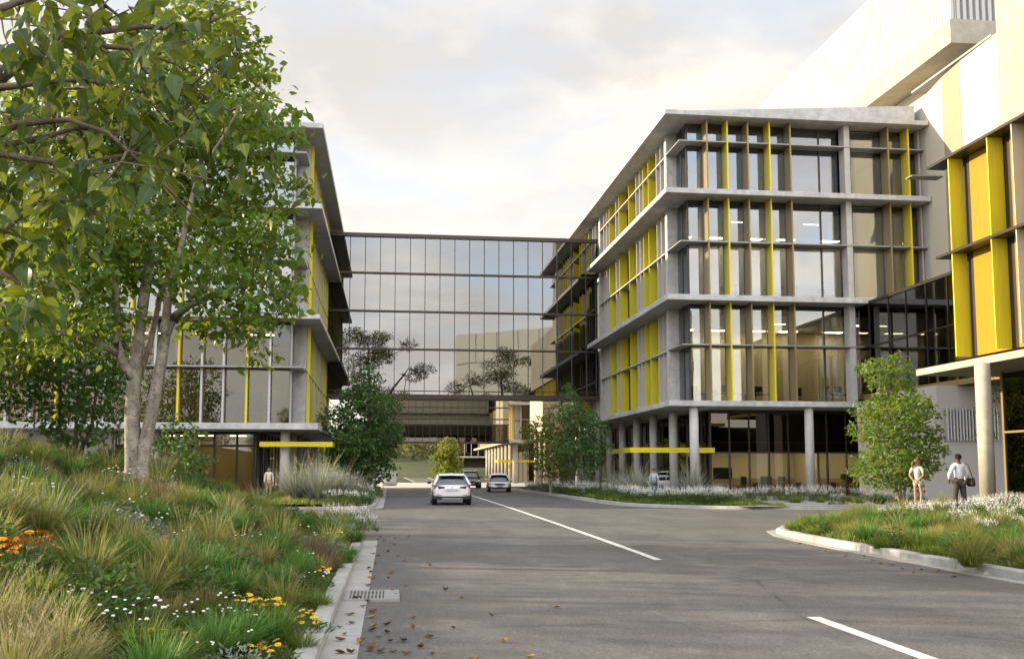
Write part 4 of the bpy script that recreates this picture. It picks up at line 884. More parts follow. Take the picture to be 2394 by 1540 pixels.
def simple_tree(name, label, cat, x, y, z, h, r, trunk_h, leafm, barkm, per, ln, spacing, group=None, seed=1, lean=0.0, nst=1, squash=1.0, asp=.55, rt=None, cone=0.55, rtip=.006):
    rg = random.Random(seed); bl = []; n = 6
    for i in range(n):
        s = i / (n - 1); zc = z + trunk_h + (h - trunk_h) * (0.08 + 0.84 * s); rr = r * (1 - cone * s) * (0.70 + .5 * min(1, s * 4 + .2) * .5) * rg.uniform(.68, 1.12)
        bl.append(((x + lean * s + rg.uniform(-.18, .18) * r, y + rg.uniform(-.18, .18) * r, zc), (rr * squash, rr, (h - trunk_h) / n * .95)))
    for q in range(5):
        a = q * 2.4 + seed; s = .2 + .12 * q; bl.append(((x + math.cos(a) * r * .55 * squash, y + math.sin(a) * r * .55, z + trunk_h + (h - trunk_h) * s), (r * .42, r * .42, h * .12)))
    rt = rt or h * .016; st = []
    for q in range(nst):
        o = (q - (nst - 1) / 2) * .22; st.append(([(x + o * .4, y, z - .08), (x + o * .8, y + .02, z + trunk_h * .6), (x + o * 1.6 + lean * .2, y, z + trunk_h * 1.2), (x + o * 2 + lean * .6, y + .1, z + h * .6), (x + lean + o, y, z + h * .86)], [rt, rt * .85, rt * .7, rt * .4, rt * .15]))
    return tree(name, label, cat, (x, y, z), st, bl, spacing * 1.22, int(per * 1.5), spacing * .44, ln, asp, leafm, barkm, group, seed=seed, step=.5, rtip=rtip)
simple_tree('street_tree', 'dense dark green young tree in the left bed before the footbridge', 'tree', -1.62, 62, .2, 7.4, 2.9, 1.1, 'leaf_dark', 'bark_pale', 20, .21, .40, seed=21, nst=2, lean=.35)
simple_tree('street_tree', 'small dark leafy tree right of the street, nearer of the pair by the arcade', 'tree', 11.7, 60, .12, 6.5, 1.9, 1.5, 'leaf_dark', 'bark_pale', 15, .20, .37, 'trees in the right garden strip', seed=32, lean=-.4, nst=1)
simple_tree('street_tree', 'yellow-green small tree right of the street, farther of the pair by the arcade', 'tree', 11.4, 70.5, .12, 6.1, 2.6, 1.3, 'leaf_yellowgreen', 'bark_pale', 14, .21, .44, 'trees in the right garden strip', seed=43, nst=2)
simple_tree('street_tree', 'fresh green multi-stemmed tree beside the woman under the glass link', 'tree', 20.35, 38.0, .45, 5.5, 2.0, .9, 'leaf_main', 'bark_pale', 16, .18, .34, seed=54, nst=3, lean=-.5, rt=.055, cone=.42)
simple_tree('street_tree', 'round bright yellow-green tree standing at the far end of the street', 'tree', 6.35, 112, .05, 5.0, 1.9, .8, 'leaf_yellowgreen', 'bark_brown', 26, .30, .46, seed=65, cone=.35)
# bushy trees behind the forked tree on the bank
for q, (x, y, h, r, lm, lab, sd) in enumerate(((-9.4, 22.6, 4.6, 1.9, 'leaf_bush', 'tall bushy shrub tree at the left edge of the bank crest', 71), (-7.2, 24.0, 4.0, 1.7, 'leaf_dark', 'dark many-stemmed shrub tree just left of the forked tree trunk', 72), (-12.2, 25.5, 5.4, 2.3, 'leaf_bush', 'large pale-leaved bush tree furthest left behind the bank', 73), (-5.6, 27.4, 2.6, 1.15, 'leaf_dark', 'low dark shrub behind the trunk of the forked tree', 74))):
    simple_tree('shrub_tree', lab, 'shrub', x, y, bank_z(x, min(y, 23)) if y < 25.5 else .15, h, r, .55, lm, 'bark_brown', 19, .15, .33, 'bushy trees on the bank crest', seed=sd, nst=3, rt=.06, cone=.4)
# trees left of the frame whose dappled shade falls on the bank and the road
for q, (x, y, h, r) in enumerate(((-21, 9.5, 10, 3.6), (-24, 20, 11, 3.8), (-20, 31.5, 9.5, 3.4), (-26, 40, 10.5, 3.8), (-22, 2, 11, 4.0))):
    simple_tree('tall_tree', ('broad tree rising behind the planted bank left of view, %s the forked tree' % nth((1, 0, 2, 4, 3)[q])), 'tree', x, y, 2.5 if y < 25 else .2, h, r, 2.2, 'leaf_bush', 'bark_brown', (7, 4, 4, 4, 11)[q], .30, .72, 'trees beyond the bank', seed=80 + q, cone=.35)
# gum trees behind the viewpoint, seen mirrored in the footbridge
def gum(x, y, h, seed, lab):
    rg = random.Random(seed); bl = []
    for i in range(30): a = rg.uniform(0, 6.28); s = rg.uniform(.45, .97); rr = rg.uniform(.02, .38) * h * (1.15 - .7 * abs(s - .65)); q = rg.uniform(.6, 1.1); bl.append(((x + math.cos(a) * rr, y + math.sin(a) * rr * .7, h * s), (h * .075 * q, h * .07 * q, h * .045 * q)))
    st = [([(x, y, 0), (x + .3, y, h * .25), (x + .8, y, h * .5), (x + .2, y, h * .85)], [h * .024, h * .02, h * .013, h * .004]), ([(x + .3, y, h * .25), (x - h * .12, y, h * .45), (x - h * .22, y, h * .7)], [h * .014, h * .01, h * .004]), ([(x + .5, y, h * .35), (x + h * .15, y, h * .55), (x + h * .27, y, h * .72)], [h * .013, h * .009, h * .004])]
    tree('gum_tree', lab, 'tree', (x, y, 0), st, bl, .80, 13, .34, .5, .30, 'leaf_olive', 'bark_brown', 'gum trees behind the viewpoint', seed=seed, step=.9, rtip=.02)
gum(-5, -42, 31, 91, 'spreading gum tree mirrored at the left end of the footbridge glass'); gum(22.5, -46, 27.5, 92, 'spreading gum tree mirrored at the right end of the footbridge glass')
# far wood on the hill
def wood_mass():
    rg = np.random.default_rng(4); P = []
    for _ in range(420):
        x = rg.uniform(-90, 110); y = rg.uniform(232, 330)
        z = hill_z(x, y); h = rg.uniform(5, 9); k = 38; q = rg.normal(size=(k, 3)) * np.array([1.7, 1.7, h * .22]) + np.array([x, y, z + h * .5]); P.append(q)
    P = np.concatenate(P); k = len(P); D = unit(rg.normal(size=(k, 3))); N = unit(rg.normal(size=(k, 3)) + np.array([0, 0, .6])); N = unit(N - D * np.sum(N * D, axis=1, keepdims=True)); L = rg.uniform(.9, 1.8, k)
    tag(inst('far_wood', leaves_mesh('far_wood', 'leaf_olive', P, D, N, L, L * .7), None), 'distant olive green wood covering the hill at the end of the street', 'wood', kind='stuff')
wood_mass()
# climbing plant hung behind the tower column
cv = thing('climbing_plant', 'leafy climber hanging from the soffit behind the round tower column', 'plant', (23.4, 36.5, 4.6))
random.seed(3); st = [([(22.9 + .25 * i, 36.6, 5.3), (22.9 + .25 * i + random.uniform(-.1, .1), 36.5, 4.4), (22.9 + .28 * i, 36.5, 3.5 - .3 * (i % 3))], [.012, .009, .004]) for i in range(4)]
ch, tp, _ = grow(st, [(22.8 + random.random() * 1.0, 36.3 + random.random() * .4, random.uniform(3.0, 5.2)) for _ in range(46)], step=.2, rtip=.003)
wood('stem', ch, 'bark_brown', cv); P, D, N, L, Wd = foliage(tp, ch, 5, .10, .14, .6, .6, 9, along=False); inst('foliage', leaves_mesh('foliage', 'leaf_main', P - np.array(cv.location), D, N, L, Wd), cv)
# ================================================================== GRASSES, FLOWERS, GROUND COVER
def blade_mat(name, base, tip, hi, trans=(0.5, 0.5, 0.1), tmix=0.35):
    """colour runs along the blade from its base to its tip and varies from blade to blade"""
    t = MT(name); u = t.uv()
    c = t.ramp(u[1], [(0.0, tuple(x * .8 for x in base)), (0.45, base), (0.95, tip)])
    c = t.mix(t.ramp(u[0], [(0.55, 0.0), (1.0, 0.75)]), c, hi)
    hv = t.n('ShaderNodeHueSaturation'); t.L.new(c, hv.inputs['Color']); t.L.new(t.math('MULTIPLY_ADD', t.rnd(), 0.5), hv.inputs['Value'])
    vn = hv.inputs['Value'].links[0].from_node; vn.inputs[1].default_value = .5; vn.inputs[2].default_value = .78
    d = t.bsdf(hv.outputs[0], 0.55, 0, 0.3); tr = t.n('ShaderNodeBsdfTranslucent'); t.set(tr.inputs[0], t.mix(.5, hv.outputs[0], trans))
    mx = t.n('ShaderNodeMixShader'); mx.inputs[0].default_value = tmix; t.L.new(d, mx.inputs[1]); t.L.new(tr.outputs[0], mx.inputs[2]); M[name] = t.done(mx.outputs[0])
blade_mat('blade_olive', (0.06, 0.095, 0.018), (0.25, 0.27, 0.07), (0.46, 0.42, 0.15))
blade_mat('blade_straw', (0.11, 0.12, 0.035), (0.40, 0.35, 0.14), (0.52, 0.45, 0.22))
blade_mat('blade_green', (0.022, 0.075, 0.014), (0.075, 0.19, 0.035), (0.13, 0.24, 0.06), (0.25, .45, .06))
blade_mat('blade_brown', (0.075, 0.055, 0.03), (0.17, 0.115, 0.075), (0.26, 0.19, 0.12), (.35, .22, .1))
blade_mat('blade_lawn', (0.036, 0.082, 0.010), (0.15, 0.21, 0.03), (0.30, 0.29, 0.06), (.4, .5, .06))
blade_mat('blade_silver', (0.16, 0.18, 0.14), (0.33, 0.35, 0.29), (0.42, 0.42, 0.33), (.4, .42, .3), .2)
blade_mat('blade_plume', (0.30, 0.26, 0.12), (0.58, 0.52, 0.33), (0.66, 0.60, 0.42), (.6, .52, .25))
leaf_mat('leaf_herb', [(0, (0.028, 0.065, 0.016)), (.5, (0.045, 0.10, 0.022)), (1, (0.09, 0.145, 0.03))], (0.30, 0.42, 0.05), .5, .3)
leaf_mat('leaf_silver', [(0, (0.12, 0.15, 0.12)), (.5, (0.19, 0.22, 0.18)), (1, (0.28, 0.30, 0.24))], (0.35, 0.40, 0.30), .6, .25)
simple('petal_white', (0.80, 0.79, 0.76), .6, 0, .2); simple('petal_orange', (0.72, 0.28, 0.02), .55, 0, .2, .2, 40); simple('petal_yellow', (0.78, 0.50, 0.03), .55, 0, .2, .15, 40); simple('flower_eye', (0.55, 0.36, 0.02), .8); simple('stem_green', (0.06, 0.10, 0.03), .6)
simple('petal_rust', (0.42, 0.12, 0.02), .6, 0, .2, .3, 30)

def blades(P, yaw, lean, L, Wd, segs, curve, rg, drop=1.0):
    """arching blades: verts, tris as numpy"""
    k = len(P); s = np.linspace(0, 1, segs + 1); dx = np.cos(yaw); dy = np.sin(yaw)
    th = lean[:, None] + (curve[:, None]) * s[None] ** 1.3              # angle from vertical along the blade
    hx = np.concatenate([np.zeros((k, 1)), np.cumsum(np.sin(th[:, :-1]), 1)], 1) * (L / segs)[:, None]; hz = np.concatenate([np.zeros((k, 1)), np.cumsum(np.cos(th[:, :-1]), 1)], 1) * (L / segs)[:, None]
    cx = P[:, 0:1] + hx * dx[:, None]; cyy = P[:, 1:2] + hx * dy[:, None]; cz = P[:, 2:3] + hz
    w = Wd[:, None] * (1 - s[None] ** 1.8) * .5 + .0004; tw = rg.normal(size=k) * .5
    px = -np.sin(yaw + tw)[:, None]; py = np.cos(yaw + tw)[:, None]
    a = np.stack([cx + px * w, cyy + py * w, cz], -1); c = np.stack([cx - px * w, cyy - py * w, cz], -1)
    v = np.stack([a, c], 2).reshape(k, -1, 3)                            # k, 2(segs+1), 3
    base = (np.arange(k) * 2 * (segs + 1))[:, None, None]; q = np.array([[2 * i, 2 * i + 1, 2 * i + 3, 2 * i + 2] for i in range(segs)])[None]
    return v.reshape(-1, 3), (base + q).reshape(-1, 4), np.repeat(rg.random(k), segs * 4), np.tile(np.array([[s[i], s[i], s[i + 1], s[i + 1]] for i in range(segs)]).ravel(), k)
def blade_mesh(name, parts, mats):
    """parts: list of (verts, quads, u, v, matindex)"""
    me = bpy.data.meshes.new(name); off = 0; V = []; Q = []; U = []; MI = []
    for v, q, u, w, m in parts: V.append(v); Q.append(q + off); off += len(v); U.append(np.stack([u, w], 1)); MI.append(np.full(len(q), m))
    V = np.concatenate(V); Q = np.concatenate(Q); U = np.concatenate(U); MI = np.concatenate(MI)
    me.vertices.add(len(V)); me.vertices.foreach_set('co', V.astype(np.float32).ravel()); me.loops.add(Q.size); me.loops.foreach_set('vertex_index', Q.astype(np.int32).ravel())
    me.polygons.add(len(Q)); me.polygons.foreach_set('loop_start', (np.arange(len(Q)) * 4).astype(np.int32))
    for m in mats: me.materials.append(M[m])
    me.polygons.foreach_set('material_index', MI.astype(np.int32))
    l = me.uv_layers.new(name='UVMap'); l.data.foreach_set('uv', U.astype(np.float32).ravel()); me.update(calc_edges=True); return me
def tussock(name, mat, n, L, lean, curve, w, rad, seed, segs=4, plumes=0, pm='blade_plume', pl=1.0):
    rg = np.random.default_rng(seed); a = rg.random(n) * 6.283; r = rad * np.sqrt(rg.random(n)); P = np.stack([r * np.cos(a), r * np.sin(a), np.full(n, -.02)], 1)
    yaw = a + rg.normal(size=n) * .5; q = rg.random(n); ln = np.abs(lean * (q ** .8) + rg.normal(size=n) * .08); cv = curve * (.35 + q) * (.6 + .6 * rg.random(n)); Ls = L * (.55 + .55 * rg.random(n))
    parts = [(*blades(P, yaw, ln, Ls, w * (.7 + .6 * rg.random(n)), segs, cv, rg), 0)]; mats = [mat]
    if plumes: # stalk and a feathery head along its upper part
        mats.append(pm); k = plumes; a = rg.random(k) * 6.283; P = np.stack([rad * .5 * np.cos(a), rad * .5 * np.sin(a), np.zeros(k)], 1); ln = .1 + .4 * rg.random(k); cv = .5 * rg.random(k) + .2; Ls = L * pl * (1.0 + .35 * rg.random(k))
        st = blades(P, a, ln, Ls, np.full(k, .004), 5, cv, rg); parts.append((*st, 1)); v = st[0].reshape(k, 6, 2, 3)
        hp = []; hy = []; hl = []; hn = []
        for i in range(k):
            e0 = v[i, 3].mean(0); e1 = v[i, 5].mean(0)
            for s in np.linspace(0, 1, 12):
                for _ in range(3): hp.append(e0 * (1 - s) + e1 * s); hy.append(rg.random() * 6.28); hl.append(.035 * (1.1 - .6 * s)); hn.append(.3 + .5 * rg.random())
        hp = np.array(hp); parts.append((*blades(hp, np.array(hy), np.array(hn), np.array(hl) * L * 2, np.full(len(hp), .006 * L * 2), 1, np.zeros(len(hp)), rg), 1))
    return blade_mesh(name, parts, mats)
def herb(name, leafm, nleaf, rad, h, ln, asp, seed, flowers=0, fm='petal_white', kind='daisy', fh=1.0, fs=.022, spread=1.0):
    """low leafy clump with flower heads: returns [(part name, mesh)]"""
    rg = np.random.default_rng(seed); a = rg.random(nleaf) * 6.283; r = rad * np.sqrt(rg.random(nleaf)); z = h * (1 - (r / rad) ** 2 * .7) * rg.random(nleaf)
    P = np.stack([r * np.cos(a), r * np.sin(a), z], 1); D = np.stack([np.cos(a + rg.normal(size=nleaf)), np.sin(a + rg.normal(size=nleaf)), .3 + .7 * rg.random(nleaf)], 1); D = unit(D); N = rg.normal(size=(nleaf, 3)) * .5; N[:, 2] += 1; N = unit(N - D * np.sum(N * D, 1, keepdims=True)); L = ln * (.6 + .7 * rg.random(nleaf))
    out = [('foliage', leaves_mesh('foliage', leafm, P, D, N, L, L * asp))]
    if flowers:
        b = MB(); s = MB(); rd = random.Random(seed)
        for _ in range(flowers):
            a = rd.random() * 6.283; r = rad * spread * math.sqrt(rd.random()); z = h * fh * (.75 + .45 * rd.random()); x, y = r * math.cos(a), r * math.sin(a); sc = fs * (.75 + .5 * rd.random())
            s.tube([(x * .8, y * .8, z * .3), (x, y, z)], .0022, 3); tx, ty = rd.uniform(-.5, .5), rd.uniform(-.5, .5)
            if kind == 'daisy':
                n = 9; c = Vector((x, y, z)); nn = Vector((tx, ty, 1)).normalized(); p = nn.orthogonal().normalized(); q = nn.cross(p); ring = []
                for i in range(n):
                    t0 = 6.283 * i / n; d = p * math.cos(t0) + q * math.sin(t0); e = nn.cross(d)
                    b.add([c + d * sc * .15, c + d * sc * .6 + e * sc * .24 + nn * sc * .12, c + d * sc - nn * sc * .02, c + d * sc * .6 - e * sc * .24 + nn * sc * .12], [(0, 1, 2, 3)], 0)
                b.add([c + (p * math.cos(6.283 * i / 6) + q * math.sin(6.283 * i / 6)) * sc * .3 + nn * sc * .1 for i in range(6)] + [c + nn * sc * .25], [(i, (i + 1) % 6, 6) for i in range(6)], 1)
            elif kind == 'button':
                c = Vector((x, y, z)); rings = []
                for zz, rr in ((-.5, .45), (-.1, .95), (.3, .8), (.55, .3)): rings.append([c + Vector((math.cos(6.283 * i / 7) * rr, math.sin(6.283 * i / 7) * rr, zz)) * sc for i in range(7)])
                b.loft(rings, 0)
            else: # loose upright spike of small petals
                for j in range(9):
                    t0 = rd.random() * 6.283; u = j / 8; c = Vector((x + tx * .12 * u, y + ty * .12 * u, z + u * sc * 3.6)); d = Vector((math.cos(t0), math.sin(t0), .5)); e = Vector((-d.y, d.x, .1)); k = sc * (1.1 - .6 * u)
                    b.add([c, c + d * k * .6 + e * k * .35, c + d * k, c + d * k * .6 - e * k * .35], [(0, 1, 2, 3)], 0)
        out.append(('flowers', b.mesh('flowers', [M[fm], M['flower_eye']]))); out.append(('stems', s.mesh('stems', M['stem_green'])))
    return out
KIND = {}
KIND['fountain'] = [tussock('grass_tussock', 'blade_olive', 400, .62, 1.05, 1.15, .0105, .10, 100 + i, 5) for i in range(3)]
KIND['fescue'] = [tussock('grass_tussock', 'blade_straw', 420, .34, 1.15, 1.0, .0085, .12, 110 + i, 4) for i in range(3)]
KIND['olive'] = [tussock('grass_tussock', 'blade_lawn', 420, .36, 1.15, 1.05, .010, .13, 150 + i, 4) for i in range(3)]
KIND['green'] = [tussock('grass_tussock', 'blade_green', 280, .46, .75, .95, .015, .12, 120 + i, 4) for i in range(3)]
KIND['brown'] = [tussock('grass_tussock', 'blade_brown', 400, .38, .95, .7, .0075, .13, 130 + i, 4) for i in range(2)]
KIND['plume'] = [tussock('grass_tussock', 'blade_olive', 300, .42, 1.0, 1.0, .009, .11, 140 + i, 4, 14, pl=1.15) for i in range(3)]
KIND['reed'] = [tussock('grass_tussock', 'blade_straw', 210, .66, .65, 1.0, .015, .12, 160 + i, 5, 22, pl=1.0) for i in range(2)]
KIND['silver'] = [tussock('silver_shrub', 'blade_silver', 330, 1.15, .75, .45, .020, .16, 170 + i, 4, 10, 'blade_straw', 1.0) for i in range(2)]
def nplant(nm, parts, label, cat, group=None):
    t = thing(nm, label, cat, (0, 0, 0), group)
    for p, me in parts: inst(p, me, t)['kind'] = 'stuff'
    return t
HERB = {'daisy': [herb('daisy', 'leaf_herb', 260, .34, .20, .075, .35, 200 + i, 9, 'petal_white', 'button', 1.25, .019) for i in range(3)],
        'white': [herb('white', 'leaf_herb', 300, .36, .34, .09, .28, 210 + i, 58, 'petal_white', 'spike', 1.05, .030) for i in range(3)],
        'gazania': [herb('gazania', 'leaf_herb', 130, .28, .12, .11, .22, 220 + i, 13, 'petal_yellow', 'daisy', 1.4, .040) for i in range(2)],
        'rust': [herb('rust', 'leaf_herb', 120, .28, .14, .11, .22, 230, 14, 'petal_orange', 'daisy', 1.8, .046)],
        'herb': [herb('herb', 'leaf_herb', 420, .36, .32, .07, .45, 240 + i) for i in range(2)],
        'silverleaf': [herb('silverleaf', 'leaf_silver', 420, .36, .30, .06, .32, 250 + i, 6, 'petal_white', 'button', 1.1, .013) for i in range(2)]}
DESC = {'fountain': ('grass_tussock', 'arching olive grass tussock', 'grass tussock'), 'fescue': ('grass_tussock', 'fine straw-tipped grass tussock', 'grass tussock'), 'olive': ('grass_tussock', 'domed bright olive grass tussock', 'grass tussock'), 'green': ('grass_tussock', 'deep green strappy tussock', 'grass tussock'), 'brown': ('grass_tussock', 'bronze-brown grass tussock', 'grass tussock'),
        'plume': ('plume_grass', 'grass clump with pale feathery plumes', 'plume grass'), 'reed': ('reed_grass', 'tall straw-coloured seeding grass', 'reed grass'), 'silver': ('silver_shrub', 'spiky silver-grey upright shrub', 'shrub'), 'daisy': ('daisy_clump', 'clump of small white button flowers', 'flowers'), 'white': ('flowering_perennial', 'clump of loose white flower spikes', 'flowers'),
        'gazania': ('yellow_daisy_clump', 'low clump of yellow daisies', 'flowers'), 'rust': ('orange_daisy_clump', 'low clump of orange daisies', 'flowers'), 'herb': ('leafy_herb', 'low dark leafy mound', 'plant'), 'silverleaf': ('silver_herb', 'soft silver-leaved white-dotted mound', 'plant')}
LM = {'bank': [('the drain grate', on_z(870, 1395)), ('the forked tree', (-4.55, 18.8, 1)), ('the near kerb end', (-1.2, 26.3, .1)), ('the bottom left corner', tuple(on_y(30, 1500, 4.6)))],
      'island': [('the man with a bag', (17.44, 29, .3)), ('the rounded island nose', (10.3, 26.2, 0)), ('the right end of the kerb', (9.6, 13.5, 0))],
      'garden': [('the boy in the pale blue top', (14.9, 56.5, .1)), ('the corner column', (17.4, 55.9, 0)), ('the dark small tree', (11.95, 60, 0)), ('the yellow-green tree', (11.6, 70.5, 0)), ('the bend of the kerb', (13, 43.5, 0))],
      'far': [('the left bed tree trunk', (-1.62, 62, 0)), ('the far left kerb corner', (-1.6, 43.6, 0)), ('the man in the cream jumper', (-6.2, 56, 0))]}
PL = []
def plant(kind, x, y, z, sc, rot, zone):
    v = random.randrange(9)
    if kind in KIND: o = inst(DESC[kind][0], KIND[kind][v % len(KIND[kind])], None, (x, y, z), (random.uniform(-.06, .06), random.uniform(-.06, .06), rot), sc)
    else:
        o = bpy.data.objects.new(DESC[kind][0], None); COL.objects.link(o); o.location = (x, y, z); o.rotation_euler = (0, 0, rot); o.scale = (sc, sc, sc)
        for p, me in HERB[kind][v % len(HERB[kind])]: inst(p, me, o)['kind'] = 'stuff'
    tag(o, None, DESC[kind][2]); PL.append((o, kind, zone, Vector((x, y, z)))); return o
def on_surf(x, y, zf, y0=3, y1=40):
    d = ray(x, y); t = y0
    while t < y1:
        p = CAM + d * (t / d.y)
        if p.z <= zf(p.x, p.y): return p
        t += .05
    return None
def put(kind, px, py, sc, zone='bank', zf=bank_z):
    p = on_surf(px, py, zf)
    if p is None: return
    plant(kind, p.x, p.y, p.z, sc, random.uniform(0, 6.28), zone)
random.seed(31)
# the larger plants one can pick out on the bank
for k, x, y, s in (('fountain', 208, 1372, 1.0), ('reed', 40, 1575, .72), ('reed', 130, 1610, .62), ('reed', -40, 1500, .7), ('reed', 20, 1640, .7), ('fountain', 95, 1268, 1.15), ('fountain', 10, 1240, 1.2), ('plume', 130, 1230, 1.0), ('brown', 352, 1385, .9), ('brown', 300, 1370, .6), ('green', 470, 1350, 1.0), ('green', 540, 1395, .95), ('green', 430, 1310, .8), ('plume', 500, 1280, 1.05), ('plume', 560, 1300, .9), ('plume', 430, 1262, .9),
                   ('fescue', 480, 1420, .8), ('fescue', 400, 1440, .7), ('olive', 330, 1530, .9), ('olive', 400, 1560, .9), ('green', 560, 1520, .9), ('green', 500, 1540, .9), ('fescue', 660, 1370, .9), ('olive', 640, 1400, .8), ('green', 690, 1360, .9), ('olive', 700, 1415, .8), ('green', 640, 1500, .8), ('fountain', 770, 1290, 1.0), ('fountain', 725, 1212, .9), ('fescue', 660, 1245, .9), ('olive', 590, 1225, .9), ('fountain', 530, 1215, 1.0), ('silverleaf', 330, 1260, 1.0), ('silverleaf', 270, 1225, 1.1), ('silverleaf', 390, 1290, .8), ('olive', 690, 1240, .8),
                   ('rust', 30, 1335, 1.1), ('rust', 75, 1325, .9), ('rust', -20, 1350, 1.0), ('gazania', 645, 1440, .9), ('gazania', 690, 1462, .8), ('gazania', 590, 1425, .8), ('gazania', 395, 1520, .8), ('gazania', 625, 1545, .8), ('gazania', 740, 1350, .8), ('gazania', 720, 1480, .8), ('daisy', 300, 1470, .9), ('daisy', 360, 1475, .9), ('daisy', 420, 1480, .8), ('daisy', 270, 1510, .8), ('daisy', 520, 1450, .8), ('daisy', 560, 1470, .7), ('daisy', 220, 1440, .8), ('daisy', 690, 1325, 1.0), ('daisy', 730, 1375, .8), ('daisy', 600, 1290, 1.0), ('daisy', 350, 1245, 1.0), ('daisy', 290, 1135, 1.1), ('daisy', 265, 1125, 1.0), ('daisy', 600, 1215, 1.0),
                   ('white', 830, 1228, 1.15), ('white', 855, 1243, .9), ('white', 800, 1226, 1.1), ('white', 780, 1212, 1.0), ('green', 830, 1270, .9), ('green', 790, 1262, .9), ('green', 805, 1320, .8), ('olive', 815, 1300, .8), ('olive', 780, 1330, .7), ('olive', 745, 1420, .7), ('olive', 700, 1520, .7)):
    put(k, x, y, s)
MIX = ['fountain', 'fescue', 'fescue', 'herb', 'olive', 'olive', 'green', 'green', 'herb', 'plume', 'fescue', 'fountain', 'silverleaf', 'olive', 'brown', 'green', 'fescue', 'olive']
def scatter(zone, n, x0, x1, y0, y1, zf, inside, mix, mind, s0, s1, maxpx=80, fade=None):
    pts = [p for o, k, z, p in PL if z == zone]; c = 0
    for _ in range(n * 30):
        if c >= n: break
        x, y = random.uniform(x0, x1), random.uniform(y0, y1)
        if not inside(x, y): continue
        z = zf(x, y); q = proj((x, y, z + .2))
        if not q or q[0] < -maxpx or q[0] > 2394 + maxpx or q[1] > 1540 + maxpx: continue
        md = mind * (0.75 + 0.03 * y) if zone == 'bank' else mind
        if any((p.x - x) ** 2 + (p.y - y) ** 2 < md * md for p in pts): continue
        h = math.sin(x * 1.3 + 2) + math.sin(y * .9 + x * .4); k = mix[int((h * .25 + .5) * len(mix) + random.uniform(-2.5, 2.5)) % len(mix)]
        plant(k, x, y, z, random.uniform(s0, s1), random.uniform(0, 6.28), zone); pts.append(PL[-1][3]); c += 1
random.seed(5)
scatter('bank', 250, -10.5, -.95, 4, 26.6, bank_z, in_bank, MIX, .38, .72, 1.2)
# right island
for k, x, y, s in (('fountain', 2270, 1320, 1.2), ('fescue', 2370, 1310, 1.1), ('green', 2150, 1275, 1.0), ('fescue', 1950, 1218, 1.0), ('fescue', 1905, 1222, .9), ('olive', 1860, 1240, .9), ('olive', 1900, 1250, .8), ('green', 2010, 1260, .8), ('olive', 2060, 1280, .9), ('fescue', 2060, 1235, 1.0), ('plume', 2090, 1235, .9), ('olive', 2180, 1300, .8), ('green', 2220, 1290, .8)): put(k, x, y, s, 'island', island_z)
def isl_white(x, y): return island_d(x, y) > 2.6 and y > 19
def isl_low(x, y): return .45 < island_d(x, y) < 3.4
random.seed(8)
scatter('island', 58, 11, 24, 17, 37, island_z, lambda x, y: isl_white(x, y) and not (16.6 < x < 18.6 and 27.6 < y < 30.4), ['white', 'white', 'white', 'fescue', 'white', 'olive'], .66, .75, 1.1)
scatter('island', 120, 9.8, 20, 12, 31, island_z, isl_low, ['fescue', 'olive', 'fountain', 'green', 'olive', 'fescue', 'herb', 'olive', 'plume'], .46, .8, 1.25)
# right garden strip along the arcade
random.seed(9)
def gar_front(x, y): return in_garden(x, y) and y < 47.5 and x < 23
for k in range(15):
    a = k / 14; plant('white', 12.0 + 3.4 * a + random.uniform(-.3, .3), 47.6 - 3.8 * math.sin(a * 1.57) + random.uniform(-.3, .3), .12, random.uniform(1.2, 1.6), random.random() * 6, 'garden')
for x in np.arange(14.9, 24, .9): plant('white', x + random.uniform(-.2, .2), 48.9 + random.uniform(-.4, .4) - (0.0 if x < 19 else -.2), .13, random.uniform(1.3, 1.8), random.random() * 6, 'garden')
scatter('garden', 34, 11.3, 13.2, 44, 84, garden_z, in_garden, ['white', 'white', 'herb', 'silverleaf', 'white', 'fescue'], .8, 1.2, 1.8)
scatter('garden', 16, 14, 25, 43.0, 47.6, garden_z, lambda x, y: in_garden(x, y) and x > 13.8 and not (16.5 < x < 19), ['olive', 'white', 'green', 'white'], .8, 1.0, 1.5)
for x, y, s in ((13.6, 54.5, 1.7), (16.2, 52.5, 1.6), (13.0, 57, 1.3)): plant('silver', x, y, .12, s, random.random() * 6, 'garden')
plant('herb', 14.3, 53.6, .12, 2.6, 0, 'garden'); plant('fescue', 14.7, 52.6, .12, 2.0, 1, 'garden')
# left bed beyond the driveway
for x, y, s in ((-3.2, 45.6, 1.75), (-2.5, 47.0, 1.6), (-4.2, 46.2, 1.7), (-1.9, 49.5, 1.3)): plant('silver', x, y, far_z(x, y), s, random.random() * 6, 'far')
random.seed(10)
for x, y, k, s in ((-1.35, 44.6, 'white', 1.2), (-1.8, 44.0, 'white', 1.3), (-2.5, 43.9, 'white', 1.2), (-1.1, 46.2, 'green', 1.4), (-1.2, 48, 'silverleaf', 1.6), (-1.5, 50, 'herb', 2.0), (-1.9, 47.9, 'herb', 2.0), (-1.2, 52, 'silverleaf', 1.8), (-1.3, 54.5, 'white', 1.5), (-1.2, 57, 'herb', 2.2), (-1.1, 60, 'fescue', 2.0), (-1.3, 64, 'herb', 2.2), (-1.2, 68, 'white', 1.6)): plant(k, x, y, far_z(x, y), s, random.random() * 6, 'far')
scatter('far', 40, -11, -1, 43.6, 60, far_z, in_far, ['fescue', 'herb', 'fountain', 'silverleaf', 'fescue', 'plume'], .9, 1.1, 1.8)
